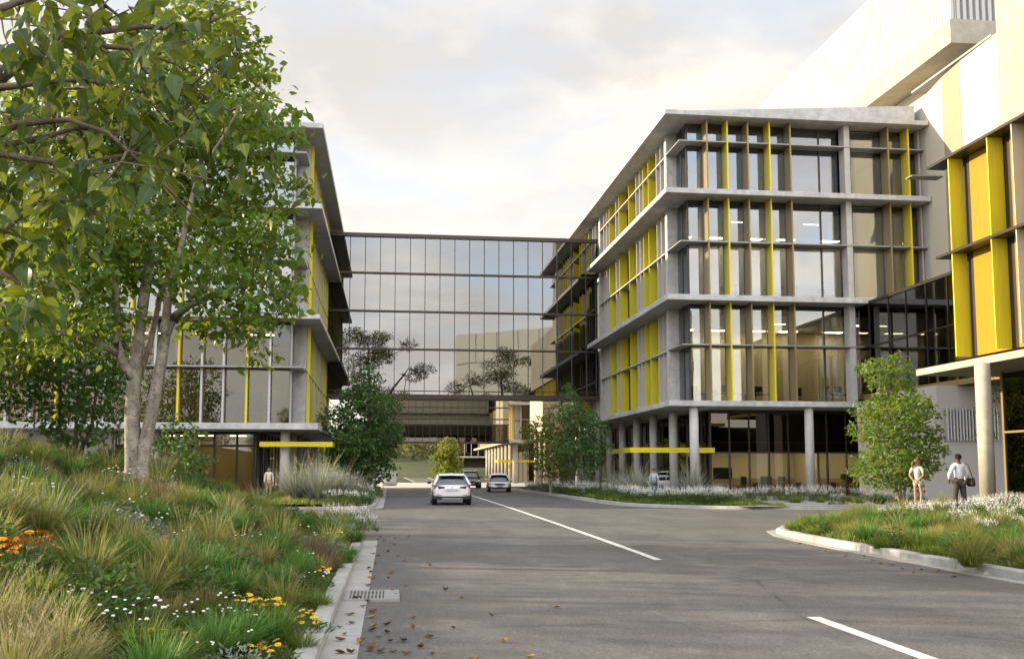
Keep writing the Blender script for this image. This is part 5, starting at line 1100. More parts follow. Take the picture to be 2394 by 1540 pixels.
# labels: each named by what it is and how near it stands to something one can find
by = {}
for o, k, zn, p in PL:
    lm = min(LM[zn], key=lambda l: (Vector(l[1]) - p).length); by.setdefault((k, lm[0]), []).append(((Vector(lm[1]) - p).length, o, zn))
for (k, lm), L in by.items():
    for i, (d, o, zn) in enumerate(sorted(L, key=lambda q: q[0])):
        o['label'] = f"{DESC[k][1]}, {nth(i)} {lm}"; o['group'] = {'bank': 'planting on the left bank', 'island': 'planting on the right island', 'garden': 'planting along the right arcade', 'far': 'planting in the far left bed'}[zn]
# short ground cover between the plants
def cover(name, label, n, x0, x1, y0, y1, zf, inside, mat, L, w, seed, near=True, segs=2):
    rg = np.random.default_rng(seed); P = []; S_ = []
    while len(P) < n:
        y = y0 + (y1 - y0) * rg.random() ** (1.7 if near else 1.0); x = rg.uniform(x0, x1)
        if not inside(x, y): continue
        z = zf(x, y); q = proj((x, y, z))
        if not q or q[0] < -120 or q[0] > 2520 or q[1] > 1720: continue
        cl = math.sin(3.1 * x + 1.3 * y) + math.sin(1.7 * y - 2.2 * x)
        if rg.random() > .62 + .25 * cl: continue
        P.append((x, y, z - .01)); S_.append(1 + .25 * cl)
    P = np.array(P); S_ = np.array(S_); yaw = rg.random(n) * 6.283
    v = blades(P, yaw, np.abs(rg.normal(size=n)) * .35 + .1, L * S_ * (.5 + .8 * rg.random(n)), w * (1 + .035 * P[:, 1]) * (.7 + .6 * rg.random(n)), segs, .9 * rg.random(n), rg)
    tag(inst(name, blade_mesh(name, [(*v, 0)], [mat])), label, 'grass', kind='stuff')
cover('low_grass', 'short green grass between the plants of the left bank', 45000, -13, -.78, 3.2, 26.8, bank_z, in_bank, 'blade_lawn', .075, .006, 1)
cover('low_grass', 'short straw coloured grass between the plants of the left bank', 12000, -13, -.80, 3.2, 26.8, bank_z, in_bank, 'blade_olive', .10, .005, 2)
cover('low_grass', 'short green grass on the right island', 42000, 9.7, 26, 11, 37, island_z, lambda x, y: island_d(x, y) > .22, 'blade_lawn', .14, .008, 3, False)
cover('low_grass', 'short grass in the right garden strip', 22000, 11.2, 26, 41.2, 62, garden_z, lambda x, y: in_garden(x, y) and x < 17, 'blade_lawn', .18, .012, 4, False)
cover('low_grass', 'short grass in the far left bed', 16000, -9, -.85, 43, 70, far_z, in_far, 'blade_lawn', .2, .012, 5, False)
# ================================================================== CARS
def carmat(name, col, metal=0.0):
    t = MT(name); d = t.noise(t.obj(), 2.5, 4, .6)
    M[name] = t.done(t.bsdf(t.mix(t.ramp(d, [(.45, 0.0), (.8, .12)]), col, tuple(x * .75 for x in col)), .28, metal, .5, None, **{'Coat Weight': .6, 'Coat Roughness': .06}))
carmat('car_white', (0.80, 0.80, 0.81)); carmat('car_dark', (0.035, 0.033, 0.032), .3); carmat('car_silver', (0.72, 0.72, 0.70), .1)
simple('tyre', (0.016, 0.016, 0.016), .8); simple('rim', (0.36, 0.36, 0.37), .35, .8); simple('black_plastic', (0.02, 0.02, 0.021), .55); simple('tail_red', (0.09, 0.008, 0.008), .2, 0, .6); simple('chrome', (0.6, 0.6, 0.6), .15, 1.0); simple('plate_white', (0.50, 0.52, 0.55), .5); simple('lamp_clear', (0.75, 0.78, 0.82), .12, .2, .8); simple('reflector_red', (0.45, .03, .02), .3)
def make_car(name, label, body, L=4.65, Wd=1.88, H=1.62, suv=True, rear=True):
    """local: +y forward, rear bumper at y=0"""
    t = thing(name, label, 'car'); w = Wd / 2; bz = .24; belt = .98 if suv else .90
    # stations of the lower body: (y, half width, bottom, top)
    st = [(0.0, .62, .42, .80), (.04, .80, .36, .93), (.14, .88, .30, belt - .01), (.5, .965, bz, belt + .02), (1.2, 1.0, bz, belt + .03), (2.2, 1.0, bz, belt), (3.0, 1.0, bz, belt - .02), (3.45, .985, bz, belt - .05), (3.95, .95, bz, belt - .12), (4.35, .86, .28, belt - .22), (4.55, .74, .32, belt - .32), (4.65, .56, .38, belt - .44)]
    b = MB(); rings = []; k = L / 4.65
    for y, ww, z0, z1 in st:
        W2 = w * ww; zm = z0 + (z1 - z0) * .45
        half = [(0, z0), (W2 * .80, z0), (W2 * .94, z0 + .07), (W2 * .985, zm - .08), (W2, zm + .06), (W2 * .985, z1 - .16), (W2 * .955, z1 - .06), (W2 * .88, z1 - .01), (W2 * .45, z1 + .012), (0, z1 + .016)]
        ring = [(x, y * k, z) for x, z in half] + [(-x, y * k, z) for x, z in half[-2:0:-1]]; rings.append(ring)
    b.loft(rings); o = b.build('body', M[body], t, smooth=True); o.modifiers.new('s', 'SUBSURF').levels = 1; o.modifiers['s'].render_levels = 2
    # cabin
    if suv: cb = [(.12, belt - .02, .80, .80), (.42, H - .20, .72, .80), (.62, H - .05, .665, .80), (1.3, H, .66, .80), (2.2, H - .02, .66, .80), (2.75, H - .10, .655, .80), (3.45, belt - .03, .80, .80)]
    else: cb = [(.62, belt - .02, .80, .8), (1.15, H - .16, .70, .8), (1.5, H - .03, .645, .8), (2.0, H, .64, .8), (2.5, H - .03, .64, .8), (2.8, H - .10, .645, .8), (3.62, belt - .06, .80, .8)]
    def ring(y, zt, wt): return [(-w * .86, y * k, belt - .08), (-w * .90, y * k, belt - .03), (-w * (wt + .90) / 2 - .02, y * k, (belt + zt) / 2), (-w * wt, y * k, zt - .05), (-w * wt * .82, y * k, zt), (0, y * k, zt + .02), (w * wt * .82, y * k, zt), (w * wt, y * k, zt - .05), (w * (wt + .90) / 2 + .02, y * k, (belt + zt) / 2), (w * .90, y * k, belt - .03), (w * .86, y * k, belt - .08)]
    b = MB(); b.loft([ring(y, z, q) for y, z, q, _ in cb]); g = b.build('windows', M['glass_cabin'], t, smooth=True)
    b = MB() # roof skin and pillars stand proud of the glass
    rr = [(y, z, q) for y, z, q, _ in cb if z > H - .17]; y0 = rr[0][0] - .08; y1 = rr[-1][0] + .10
    pts = [(y0, rr[0][1] - .05, rr[0][2])] + rr + [(y1, rr[-1][1] - .05, rr[-1][2])]; rg = []
    for y, z, q in pts: rg.append([(-w * q - .012, y * k, z - .07), (-w * q - .005, y * k, z - .02), (-w * q * .82, y * k, z + .016), (0, y * k, z + .036), (w * q * .82, y * k, z + .016), (w * q + .005, y * k, z - .02), (w * q + .012, y * k, z - .07)])
    b.loft(rg, caps=False, closed=False); b.build('roof', M[body], t, smooth=True)
    for s in (-1, 1):
        b = MB(); n = len(cb)
        def side(i, f): y, z, q, _ = cb[i]; zb = belt - .05; return (s * (w * (.905 * (1 - f) + q * f) + .012), y * k, zb * (1 - f) + (z - .04) * f)
        a0 = (s * w * .91, (cb[0][0] + .02) * k, belt - .02); b.tube([a0, side(1, 1.0), side(2, 1.0)], [.07, .06, .05], 6); b.tube([(s * w * .905, cb[-1][0] * k, belt - .04), side(n - 2, 1.0), side(n - 3, 1.0)], [.045, .04, .04], 6)
        ym = 2.05; b.tube([(s * (w * .905), ym * k, belt - .03), (s * (w * .675 + .01), (ym - .08) * k, H - .06)], .04, 6); b.build('pillar', M['black_plastic' if body == 'car_dark' else body], t, smooth=True)
        m = MB(); m.loft([[(s * (w - .02), 3.02 * k, belt + .02), (s * (w - .02), 3.10 * k, belt + .02), (s * (w - .02), 3.10 * k, belt + .12), (s * (w - .02), 3.02 * k, belt + .12)], [(s * (w + .17), 2.98 * k, belt), (s * (w + .17), 3.12 * k, belt), (s * (w + .17), 3.12 * k, belt + .15), (s * (w + .17), 2.98 * k, belt + .15)]]); m.build('mirror', M['black_plastic'] if suv else M[body], t, bevel=.02)
        for y in (.86, 3.66):
            wr = .345; tb = MB(); tb.tube([(s * (w - .235), y * k, wr), (s * (w - .21), y * k, wr), (s * (w - .03), y * k, wr), (s * (w - .005), y * k, wr)], [wr * .9, wr, wr, wr * .88], 24); ty = tb.build('wheel', M['tyre'], t, smooth=True)
            rb = MB(); rb.tube([(s * (w - .012), y * k, wr), (s * (w + .002), y * k, wr)], [.235, .22], 20)
            for q in range(5): a = q * 1.2566; rb.tube([(s * (w + .004), y * k, wr), (s * (w + .006), y * k + .21 * math.cos(a), wr + .21 * math.sin(a))], .022, 4)
            o = bpy.data.objects.new('rim', rb.mesh('rim', M['rim'])); COL.objects.link(o); o.parent = ty
            ab = MB(); ab.tube([(s * (w - .25), y * k, wr + .02), (s * (w + .004 - .03), y * k, wr + .02)], .40, 24); ab.build('wheel_arch', M['black_plastic'], t)
    if suv: # rear end
        for s in (-1, 1):
            b = MB(); b.loft([[(s * .36, -.015, belt - .15), (s * .36, .05, belt - .15), (s * .36, .05, belt - .09), (s * .36, -.015, belt - .09)], [(s * .62, .0, belt - .20), (s * .62, .12, belt - .2), (s * .62, .12, belt - .06), (s * .62, .0, belt - .06)], [(s * .86, .16, belt - .18), (s * .82, .34, belt - .18), (s * .82, .34, belt - .05), (s * .86, .16, belt - .05)]]); b.build('tail_lamp', M['tail_red'], t, bevel=.01)
            bx('reflector', M['reflector_red'], t, s * .62 - .10, s * .62 + .10, .005, .03, .47, .50)
        bx('plate_recess', M['car_silver'], t, -.40, .40, -.012, .03, .66, .80); bx('number_plate', M['plate_white'], t, -.27, .27, -.022, -.013, .675, .785)
        b = MB(); b.loft([[(-.90, .02, .30), (-.90, .4, .30), (-.90, .4, .46), (-.86, .02, .46)], [(-.60, -.02, .26), (-.6, .4, .26), (-.6, .4, .43), (-.6, -.02, .43)], [(.60, -.02, .26), (.6, .4, .26), (.6, .4, .43), (.6, -.02, .43)], [(.90, .02, .30), (.90, .4, .30), (.90, .4, .46), (.86, .02, .46)]]); b.build('bumper', M['black_plastic'], t, bevel=.02)
        bx('diffuser', M['grey_metal'], t, -.48, .48, -.035, -.02, .29, .35)
        b = MB(); b.loft([[(-.62, .36, H - .10), (-.62, .60, H - .02), (-.62, .60, H + .01), (-.62, .34, H - .06)], [(.62, .36, H - .10), (.62, .60, H - .02), (.62, .60, H + .01), (.62, .34, H - .06)]]); b.build('spoiler', M[body], t, bevel=.01)
        bx('brake_lamp', M['tail_red'], t, -.14, .14, .335, .35, H - .09, H - .07); b = MB(); b.loft([[(-.01, .75, H + .02), (.01, .75, H + .02), (.01, .95, H + .02), (-.01, .95, H + .02)], [(-.004, .76, H + .09), (.004, .76, H + .09), (.004, .80, H + .09), (-.004, .80, H + .09)]]); b.build('aerial_fin', M[body], t)
        for s in (-1, 1): b = MB(); b.tube([(s * .60, .75, H + .02), (s * .615, 1.2, H + .06), (s * .615, 2.3, H + .04), (s * .60, 2.6, H - .02)], .016, 6); b.build('roof_rail', M['silver_fin'], t, smooth=True)
        b = MB(); b.tube([(0, -.005, belt - .10), (0, -.022, belt - .10)], .04, 14); b.build('badge', M['chrome'], t)
        b = MB(); b.tube([(-.1, .33, belt + .08), (.2, .30, belt + .16), (.36, .31, belt + .12)], .008, 4); b.build('wiper', M['black_plastic'], t)
    yf = L
    for s in (-1, 1):
        b = MB(); b.loft([[(s * .40, yf - .06, .60), (s * .40, yf - .2, .60), (s * .40, yf - .2, .66), (s * .40, yf - .09, .66)], [(s * .66, yf - .15, .61), (s * .66, yf - .35, .61), (s * .66, yf - .35, .72), (s * .66, yf - .20, .71)], [(s * .83, yf - .34, .65), (s * .80, yf - .60, .66), (s * .80, yf - .60, .76), (s * .83, yf - .36, .75)]]); b.build('headlight', M['lamp_clear'], t, bevel=.01)
        bx('fog_recess', M['black_plastic'], t, s * .62 - .13, s * .62 + .13, yf - .20, yf - .10, .36, .44)
    b = MB(); b.loft([[(-.40, yf - .06, .55), (-.40, yf - .2, .55), (-.40, yf - .2, .66), (-.40, yf - .09, .66)], [(0, yf + .012, .54), (0, yf - .2, .54), (0, yf - .2, .68), (0, yf - .01, .68)], [(.40, yf - .06, .55), (.40, yf - .2, .55), (.40, yf - .2, .66), (.40, yf - .09, .66)]]); b.build('grille', M['black_plastic'], t)
    b = MB(); b.loft([[(-.62, yf - .12, .30), (-.62, yf - .3, .30), (-.62, yf - .3, .40), (-.56, yf - .08, .40)], [(0, yf + .0, .29), (0, yf - .3, .29), (0, yf - .3, .41), (0, yf + .012, .41)], [(.62, yf - .12, .30), (.62, yf - .3, .30), (.62, yf - .3, .40), (.56, yf - .08, .40)]]); b.build('bumper', M['black_plastic'], t)
    bx('number_plate', M['plate_white'], t, -.26, .26, yf + .006, yf + .018, .43, .52)
    return t
glass('glass_cabin', 0.10, (0.10, 0.11, 0.12), (0.85, 0.9, 0.95))
c = make_car('white_suv', 'white hatchback car driving away up the street, seen from behind', 'car_white', 4.6, 1.92, 1.50, True); c.location = (2.98, 48.2, 0); c.rotation_euler.z = R(-1.0)
c = make_car('white_sedan', 'white saloon car coming towards the viewer in the far lane', 'car_white', 4.6, 1.84, 1.45, False); c.location = (8.75, 81.6, 0); c.rotation_euler.z = R(180 - 4)
c = make_car('dark_car', 'dark car coming down the street, half hidden behind the white hatchback', 'car_dark', 4.6, 1.9, 1.70, True); c.location = (7.55, 97.4, 0); c.rotation_euler.z = R(180)
c = make_car('silver_car', 'parked pale car in the courtyard behind the corner column', 'car_silver', 4.5, 1.85, 1.5, False); c.location = (20.9, 66.5, .14); c.rotation_euler.z = R(60)
bpy.data.objects.remove(c) if False else None

# ================================================================== PEOPLE
def cloth(name, col, var=.12): return simple(name, col, .85, 0, .15, var, 14)
cloth('skin_light', (0.38, 0.235, 0.165), .06); cloth('skin_mid', (0.42, 0.26, 0.17), .06); cloth('skin_dark', (0.13, 0.075, 0.05), .08)
cloth('cloth_sand', (0.56, 0.53, 0.43)); cloth('cloth_shorts', (0.62, 0.57, 0.44)); cloth('cloth_white', (0.70, 0.70, 0.76), .05); cloth('cloth_charcoal', (0.075, 0.06, 0.055)); cloth('cloth_paleblue', (0.48, 0.53, 0.66)); cloth('cloth_denim', (0.10, 0.15, 0.24)); cloth('cloth_cream', (0.66, 0.61, 0.53)); cloth('cloth_tan', (0.34, 0.24, 0.13)); cloth('leather_dark', (0.045, 0.03, 0.025)); cloth('hair_ginger', (0.20, 0.10, 0.045)); cloth('hair_black', (0.015, 0.012, 0.011)); cloth('hair_brown', (0.07, 0.04, 0.022)); cloth('cloth_dark', (0.04, 0.04, 0.045)); cloth('eye_white', (0.7, .7, .68)); cloth('lip', (0.35, 0.13, 0.11))
def skin_mesh(name, V, E, rad, mat, parent, levels=1, root=0):
    me = bpy.data.meshes.new(name); me.from_pydata([tuple(v) for v in V], E, []); o = bpy.data.objects.new(name, me); COL.objects.link(o)
    o.modifiers.new('skin', 'SKIN'); sv = me.skin_vertices[0].data
    for i, r in enumerate(rad): sv[i].radius = r if isinstance(r, tuple) else (r, r); sv[i].use_root = (i == root)
    sd = o.modifiers.new('sub', 'SUBSURF'); sd.levels = levels; sd.render_levels = levels
    bpy.context.view_layer.update(); dg = bpy.context.evaluated_depsgraph_get(); nm = bpy.data.meshes.new_from_object(o.evaluated_get(dg)); nm.materials.clear(); nm.materials.append(M[mat])
    nm.polygons.foreach_set('use_smooth', [True] * len(nm.polygons)); o.modifiers.clear(); old = o.data; o.data = nm; bpy.data.meshes.remove(old); nm.name = name
    if parent is not None: o.parent = parent
    return o
def ball(b, c, r, n=10, m=0, sq=(1, 1, 1)):
    rings = []
    for i in range(1, 8): a = math.pi * i / 8; rings.append([(c[0] + math.sin(a) * r * sq[0] * math.cos(6.283 * j / n), c[1] + math.sin(a) * r * sq[1] * math.sin(6.283 * j / n), c[2] - math.cos(a) * r * sq[2]) for j in range(n)])
    b.loft(rings, m)
def person(label, loc, yaw, H, skin, top, bottom, hair, J=None, short_sleeve=False, shorts=False, head_turn=0.0, female=False, group=None, ponytail=False, slim=1.0, shoes='leather_dark', seated=False, simple_hands=False):
    """local +y is the way the figure faces"""
    t = thing('person', label, 'person', loc, group); t.rotation_euler.z = yaw; k = H / 1.75; g = slim
    j = dict(pel=(0, 0, .95), waist=(0, .01, 1.08), chest=(0, .0, 1.28), neck0=(0, -.01, 1.455), neck=(0, .0, 1.52),
             shL=(-.18, -.01, 1.43), elL=(-.225, -.03, 1.14), wrL=(-.235, .02, .90), shR=(.18, -.01, 1.43), elR=(.225, -.03, 1.14), wrR=(.235, .02, .90),
             hpL=(-.09, 0, .90), knL=(-.10, .02, .50), anL=(-.105, -.02, .09), toL=(-.12, .12, .03), hpR=(.09, 0, .90), knR=(.10, .02, .50), anR=(.105, -.02, .09), toR=(.12, .12, .03))
    if J: j.update(J)
    V = {n: Vector(p) * k for n, p in j.items()}
    names = []; vs = []; E = []; rad = []
    def add(n, p, r, link=None): names.append(n); vs.append(p); rad.append(r * k); (E.append((names.index(link), len(vs) - 1)) if link else None)
    add('pel', V['pel'], .115 * g); add('waist', V['waist'], .108 * g, 'pel'); add('chest', V['chest'], .125 * g, 'waist'); add('neck0', V['neck0'], .075 * g, 'chest'); add('neck', V['neck'], .052, 'neck0')
    hd = V['neck'] + Vector((0, .02, .075)) * k; add('jaw', hd, .07, 'neck'); add('skull', hd + Vector((0, -.005, .085)) * k, .088, 'jaw'); add('crown', hd + Vector((0, -.008, .14)) * k, .06, 'skull')
    for s in 'LR':
        q = -1 if s == 'L' else 1
        add('sh' + s, V['sh' + s], .060 * g, 'neck0'); add('el' + s, V['el' + s], .042 * g, 'sh' + s); add('wr' + s, V['wr' + s], .028, 'el' + s)
        d = (V['wr' + s] - V['el' + s]).normalized(); pal = V['wr' + s] + d * .065 * k; add('pm' + s, pal, .030, 'wr' + s)
        add('hp' + s, V['hp' + s], .092 * g, 'pel'); add('kn' + s, V['kn' + s], .058 * g, 'hp' + s); add('an' + s, V['an' + s], .038, 'kn' + s); add('to' + s, V['to' + s], .034, 'an' + s)
        if not simple_hands:
            fw = Vector((0, 1, 0)); fw = (fw - d * fw.dot(d)).normalized(); sd_ = d.cross(fw)
            for f, (o, l) in enumerate(((-.027, .068), (-.009, .078), (.009, .073), (.026, .056))):
                p0 = pal + fw * o * k + d * .018 * k; p1 = p0 + d * l * .5 * k + sd_ * q * .006 * k; p2 = p0 + d * l * .92 * k + sd_ * q * -.012 * k
                add(f'f{f}a' + s, p0, .0095, 'pm' + s); add(f'f{f}b' + s, p1, .009, f'f{f}a' + s); add(f'f{f}c' + s, p2, .0075, f'f{f}b' + s)
            th0 = V['wr' + s] + d * .028 * k + fw * .026 * k; add('t0' + s, th0, .011, 'wr' + s); add('t1' + s, th0 + (d * .6 + fw * .8).normalized() * .045 * k, .009, 't0' + s)
    body = skin_mesh('body', vs, E, rad, skin, t, 1)
    # facial features on the same figure's head: nose, eyes, mouth, ears
    ht = Matrix.Rotation(head_turn, 3, 'Z'); hc = hd + Vector((0, -.003, .055)) * k
    def hp(x, y, z): return hc + ht @ (Vector((x, y, z)) * k)
    b = MB(); b.tube([hp(0, .082, .02), hp(0, .108, -.018), hp(0, .088, -.03)], [.010 * k, .016 * k, .010 * k], 6)
    for s in (-1, 1): b.tube([hp(s * .088, -.005, .02), hp(s * .096, -.016, 0), hp(s * .087, -.008, -.025)], [.014 * k, .02 * k, .012 * k], 6)
    b.build('face', M[skin], None, smooth=True).parent = body
    b = MB()
    for s in (-1, 1): ball(b, hp(s * .033, .080, .018), .0125 * k, 8)
    b.build('eyes', M['hair_black'], None).parent = body; b = MB(); b.tube([hp(-.024, .080, -.052), hp(0, .088, -.054), hp(.024, .080, -.052)], [.004 * k, .008 * k, .004 * k], 5); b.build('mouth', M['lip'], None).parent = body
    # hair cap
    b = MB(); rings = []; n = 16; top_c = hp(0, -.012, .03)
    for i in range(7):
        a = i / 6 * 1.0; rr = []
        for q in range(n):
            th = 6.283 * q / n; back = .5 - .5 * math.sin(th); lim = 1.02 + back * (1.15 if female else .95); ph = lim * a
            p = Vector((math.sin(ph) * math.cos(th) * .102, math.sin(ph) * math.sin(th) * .112, math.cos(ph) * .112)); rr.append(top_c + ht @ (p * k))
        rings.append(rr)
    b.loft(rings); b.build('hair', M[hair], None, smooth=True).parent = t
    if ponytail: b = MB(); b.tube([hp(0, -.10, .03), hp(-.02, -.16, .0), hp(-.03, -.19, -.09), hp(-.03, -.17, -.19), hp(-.03, -.15, -.24)], [.022 * k, .04 * k, .042 * k, .03 * k, .008 * k], 8); b.build('ponytail', M[hair], None, smooth=True).parent = t
    # clothes: a little larger than the body under them
    def sub(name, mat, nodes, edges): return skin_mesh(name, [p for p, r in nodes], edges, [r * k for p, r in nodes], mat, t, 1)
    lerp = lambda a, c, f: V[a].lerp(V[c], f)
    nd = [(V['pel'] + Vector((0, 0, -.05 if shorts else 0.03)) * k, (.138 if shorts else .124) * g), (V['waist'], .128 * g), (V['chest'], .142 * g), (V['neck0'] + Vector((0, 0, -.005)) * k, .088 * g)]; ed = [(0, 1), (1, 2), (2, 3)]
    for s in 'LR':
        i = len(nd); nd += [(V['sh' + s], .074 * g), (lerp('sh' + s, 'el' + s, .75 if short_sleeve else 1.0), .060 * g)]; ed += [(3, i), (i, i + 1)]
        if not short_sleeve: nd.append((lerp('el' + s, 'wr' + s, .93), .042 * g)); ed.append((i + 1, i + 2))
    sub('shirt', top, nd, ed)
    nd = [(V['pel'] + Vector((0, 0, .03)) * k, .128 * g)]; ed = []
    for s in 'LR':
        i = len(nd); nd += [(V['hp' + s], .108 * g), (lerp('hp' + s, 'kn' + s, .42 if shorts else 1.0), (.098 if shorts else .075) * g)]; ed += [(0, i), (i, i + 1)]
        if not shorts: nd.append((lerp('kn' + s, 'an' + s, .96), .060 * g)); ed.append((i + 1, i + 2))
    sub('shorts' if shorts else 'trousers', bottom, nd, ed)
    if not seated or True:
        for s in 'LR': sub('shoe', shoes, [(V['an' + s] + Vector((0, -.03, -.035)) * k, .046), (V['an' + s].lerp(V['to' + s], .55) + Vector((0, 0, -.008)) * k, .043), (V['to' + s] + Vector((0, .02, .004)) * k, .036)], [(0, 1), (1, 2)])
    return t, V, k
ISL = lambda x, y: island_z(x, y) + .01
x, y = 19.13, 34.5
person('woman in a sand top and shorts with a ginger ponytail, hands behind her back', (x, y, ISL(x, y) + .16), R(-48), 1.72, 'skin_light', 'cloth_sand', 'cloth_shorts', 'hair_ginger',
       dict(elL=(-.255, -.10, 1.17), wrL=(-.10, -.17, .98), elR=(.255, -.10, 1.17), wrR=(.06, -.18, .96), knR=(.11, .05, .50), anR=(.10, -.05, .09)), True, True, R(-35), True, None, True, .90, 'cloth_white')
x, y = 17.44, 29.0; mz = ISL(x, y) - .02
m, V, k = person('man in a white shirt and dark trousers seen from behind, shoulder bag at his side', (x, y, mz), R(3), 1.79, 'skin_dark', 'cloth_white', 'cloth_charcoal', 'hair_black',
       dict(elL=(-.30, .02, 1.16), wrL=(-.235, .13, 1.0), elR=(.29, -.02, 1.15), wrR=(.27, .12, .98), knL=(-.13, .03, .5), anL=(-.13, -.03, .09), knR=(.14, .0, .5), anR=(.15, -.04, .09)), False, False, 0, False, None, False, 1.06)
bag = thing('shoulder_bag', 'dark leather shoulder bag on a strap hanging at the man\'s right side', 'bag', (x + .33, y - .10, mz + .80))
b = MB(); b.loft([[(-.05, -.13, .02), (.05, -.13, .02), (.06, .13, .02), (-.05, .13, .02)], [(-.07, -.15, .10), (.07, -.15, .10), (.07, .15, .10), (-.07, .15, .10)], [(-.05, -.13, .28), (.05, -.13, .28), (.05, .13, .28), (-.05, .13, .28)]]); b.build('pouch', M['leather_dark'], None, bevel=.02).parent = bag
b = MB(); b.tube([(0, -.10, .27), (-.08, -.10, .50), (-.13, -.08, .68), (-.16, 0, .73), (-.12, .12, .66), (-.03, .14, .45), (0, .12, .27)], .014, 5); b.build('strap', M['leather_dark'], None, smooth=True).parent = bag
person('boy in a pale blue top standing between the silver shrubs by the arcade', (14.92, 55.6, .12), R(165), 1.62, 'skin_mid', 'cloth_paleblue', 'cloth_denim', 'hair_black', dict(elL=(-.25, -.02, 1.16), elR=(.25, -.02, 1.16)), False, False, 0, False, None, False, .98)
person('man in a cream jumper and tan trousers in front of the left block column', (-6.62, 56.3, .12), R(-172), 1.70, 'skin_mid', 'cloth_cream', 'cloth_tan', 'hair_brown')

# ================================================================== ROOMS SEEN THROUGH THE GLASS
DESKS = {}
def desk(x, y, z, w, lab, mat='furniture_dark', yaw=0, mon=True, group='desks in the offices'):
    t = thing('office_desk', lab, 'desk', (x, y, z), group); t.rotation_euler.z = yaw
    o = bx('desk_top', M[mat], None, -w / 2, w / 2, -.4, .4, .72, .76); o.parent = t
    for sx in (-1, 1): 
        o = bx('desk_leg', M['furniture_dark'], None, sx * (w / 2 - .06) - .03, sx * (w / 2 - .06) + .03, -.36, .36, 0, .718); o.parent = t
    if mon:
        n = thing('monitor', 'flat screen on ' + ' '.join(lab.split()[:11]), 'monitor', (x, y, z + .76), 'monitors in the offices'); n.rotation_euler.z = yaw + R(8)
        for nm_, a in (('stand', (-.1, .1, .05, .2, 0, .02)), ('neck', (-.02, .02, .1, .13, .02, .2)), ('screen', (-.28, .28, .09, .12, .16, .52))): o = bx(nm_, M['screen_dark'], None, *a); o.parent = n
    return t
def chair(x, y, z, yaw, lab, mat='furniture_dark'):
    t = thing('office_chair', lab, 'chair', (x, y, z), 'office chairs'); t.rotation_euler.z = yaw
    for nm_, a in (('seat', (-.24, .24, -.24, .24, .44, .52)), ('backrest', (-.22, .22, -.28, -.22, .58, 1.12)), ('back_strut', (-.03, .03, -.30, -.28, .46, .8)), ('post', (-.03, .03, -.03, .03, .08, .44))): o = bx(nm_, M[mat], None, *a, bevel=.02); o.parent = t
    b = MB()
    for q in range(5): a = q * 1.2566; b.tube([(0, 0, .09), (.28 * math.cos(a), .28 * math.sin(a), .04)], .022, 5)
    b.build('base', M[mat], None).parent = t
    return t
SEAT = dict(pel=(0, 0, .55), waist=(0, .02, .68), chest=(0, .03, .88), neck0=(0, .03, 1.04), neck=(0, .04, 1.12), shL=(-.17, .03, 1.015), elL=(-.22, .06, .77), wrL=(-.16, .30, .79), shR=(.17, .03, 1.015), elR=(.22, .06, .77), wrR=(.16, .30, .79), hpL=(-.09, .02, .52), knL=(-.11, .44, .52), anL=(-.11, .42, .09), toL=(-.12, .55, .03), hpR=(.09, .02, .52), knR=(.11, .44, .52), anR=(.11, .42, .09), toR=(.12, .55, .03))
def sitter(lab, x, y, z, yaw, top, hair, female=False): person(lab, (x, y, z), yaw, 1.75, 'skin_mid', top, 'cloth_dark', hair, SEAT, False, False, 0, female, None, False, 1.0, 'leather_dark', True, True)
f1, f2, g0 = 5.70, 11.89, .166
for i, (x, y, w, lab) in enumerate(((18.9, 60.5, 1.6, 'dark desk nearest the corner pier on the first upper floor'), (20.9, 60.2, 1.8, 'long dark desk with raised items, second from the corner pier on the first upper floor'), (23.2, 60.6, 1.7, 'dark desk before the pale back wall on the first upper floor'), (28.3, 60.2, 2.2, 'dark meeting table by the concrete column on the first upper floor'))): desk(x, y, f1, w, lab)
for x, y, r, lab in ((19.1, 61.3, 3.0, 'office chair behind the desk nearest the corner pier'), (20.4, 61.2, 2.8, 'office chair behind the long dark desk'), (22.4, 60.0, .6, 'tall-backed chair between two first floor desks'), (25.2, 59.6, 1.6, 'tall-backed chair beside the first floor doorway'), (30.0, 60.4, 1.2, 'office chair at the right end of the meeting table')): chair(x, y, f1, r, lab)
bx('room_door', M['furniture_dark'], RB, 25.0, 25.1, 59.2, 60.0, f1, f1 + 2.0)
sitter('seated person in a brown top at the first floor meeting table', 27.9, 61.0, f1, R(180), 'cloth_tan', 'hair_black'); sitter('seated person in white at the right of the first floor meeting table', 29.4, 61.0, f1, R(190), 'cloth_white', 'hair_brown')
desk(20.7, 59.6, f2, 2.0, 'desk with a screen below the second floor corner room', 'furniture_grey'); desk(25.2, 59.7, f2, 3.0, 'curved grey meeting table on the second upper floor', 'furniture_grey', 0, False); desk(27.1, 59.6, f2, 1.2, 'small desk with a tilted screen on the second upper floor', 'furniture_grey')
sitter('person seated alone in profile behind the second floor fins', 21.6, 60.0, f2 + .1, R(90), 'cloth_dark', 'hair_black'); sitter('person in a white shirt seated left at the second floor meeting table', 24.7, 60.2, f2 + .1, R(-90), 'cloth_white', 'hair_black'); sitter('long haired person seated facing the white shirt at the second floor meeting table', 25.7, 60.2, f2 + .1, R(90), 'cloth_cream', 'hair_brown', True)
for i, (x, y, r) in enumerate(((22.0, 61.0, .4), (23.4, 60.8, 2.6), (24.6, 62.6, 3.3), (25.4, 62.6, 3.0), (29.0, 60.9, .2), (30.4, 61.2, 2.9))): chair(x, y, g0, r, 'dark chair in the ground floor waiting room, %s from the dark wall screen' % ('first second third fourth fifth sixth'.split()[i]))
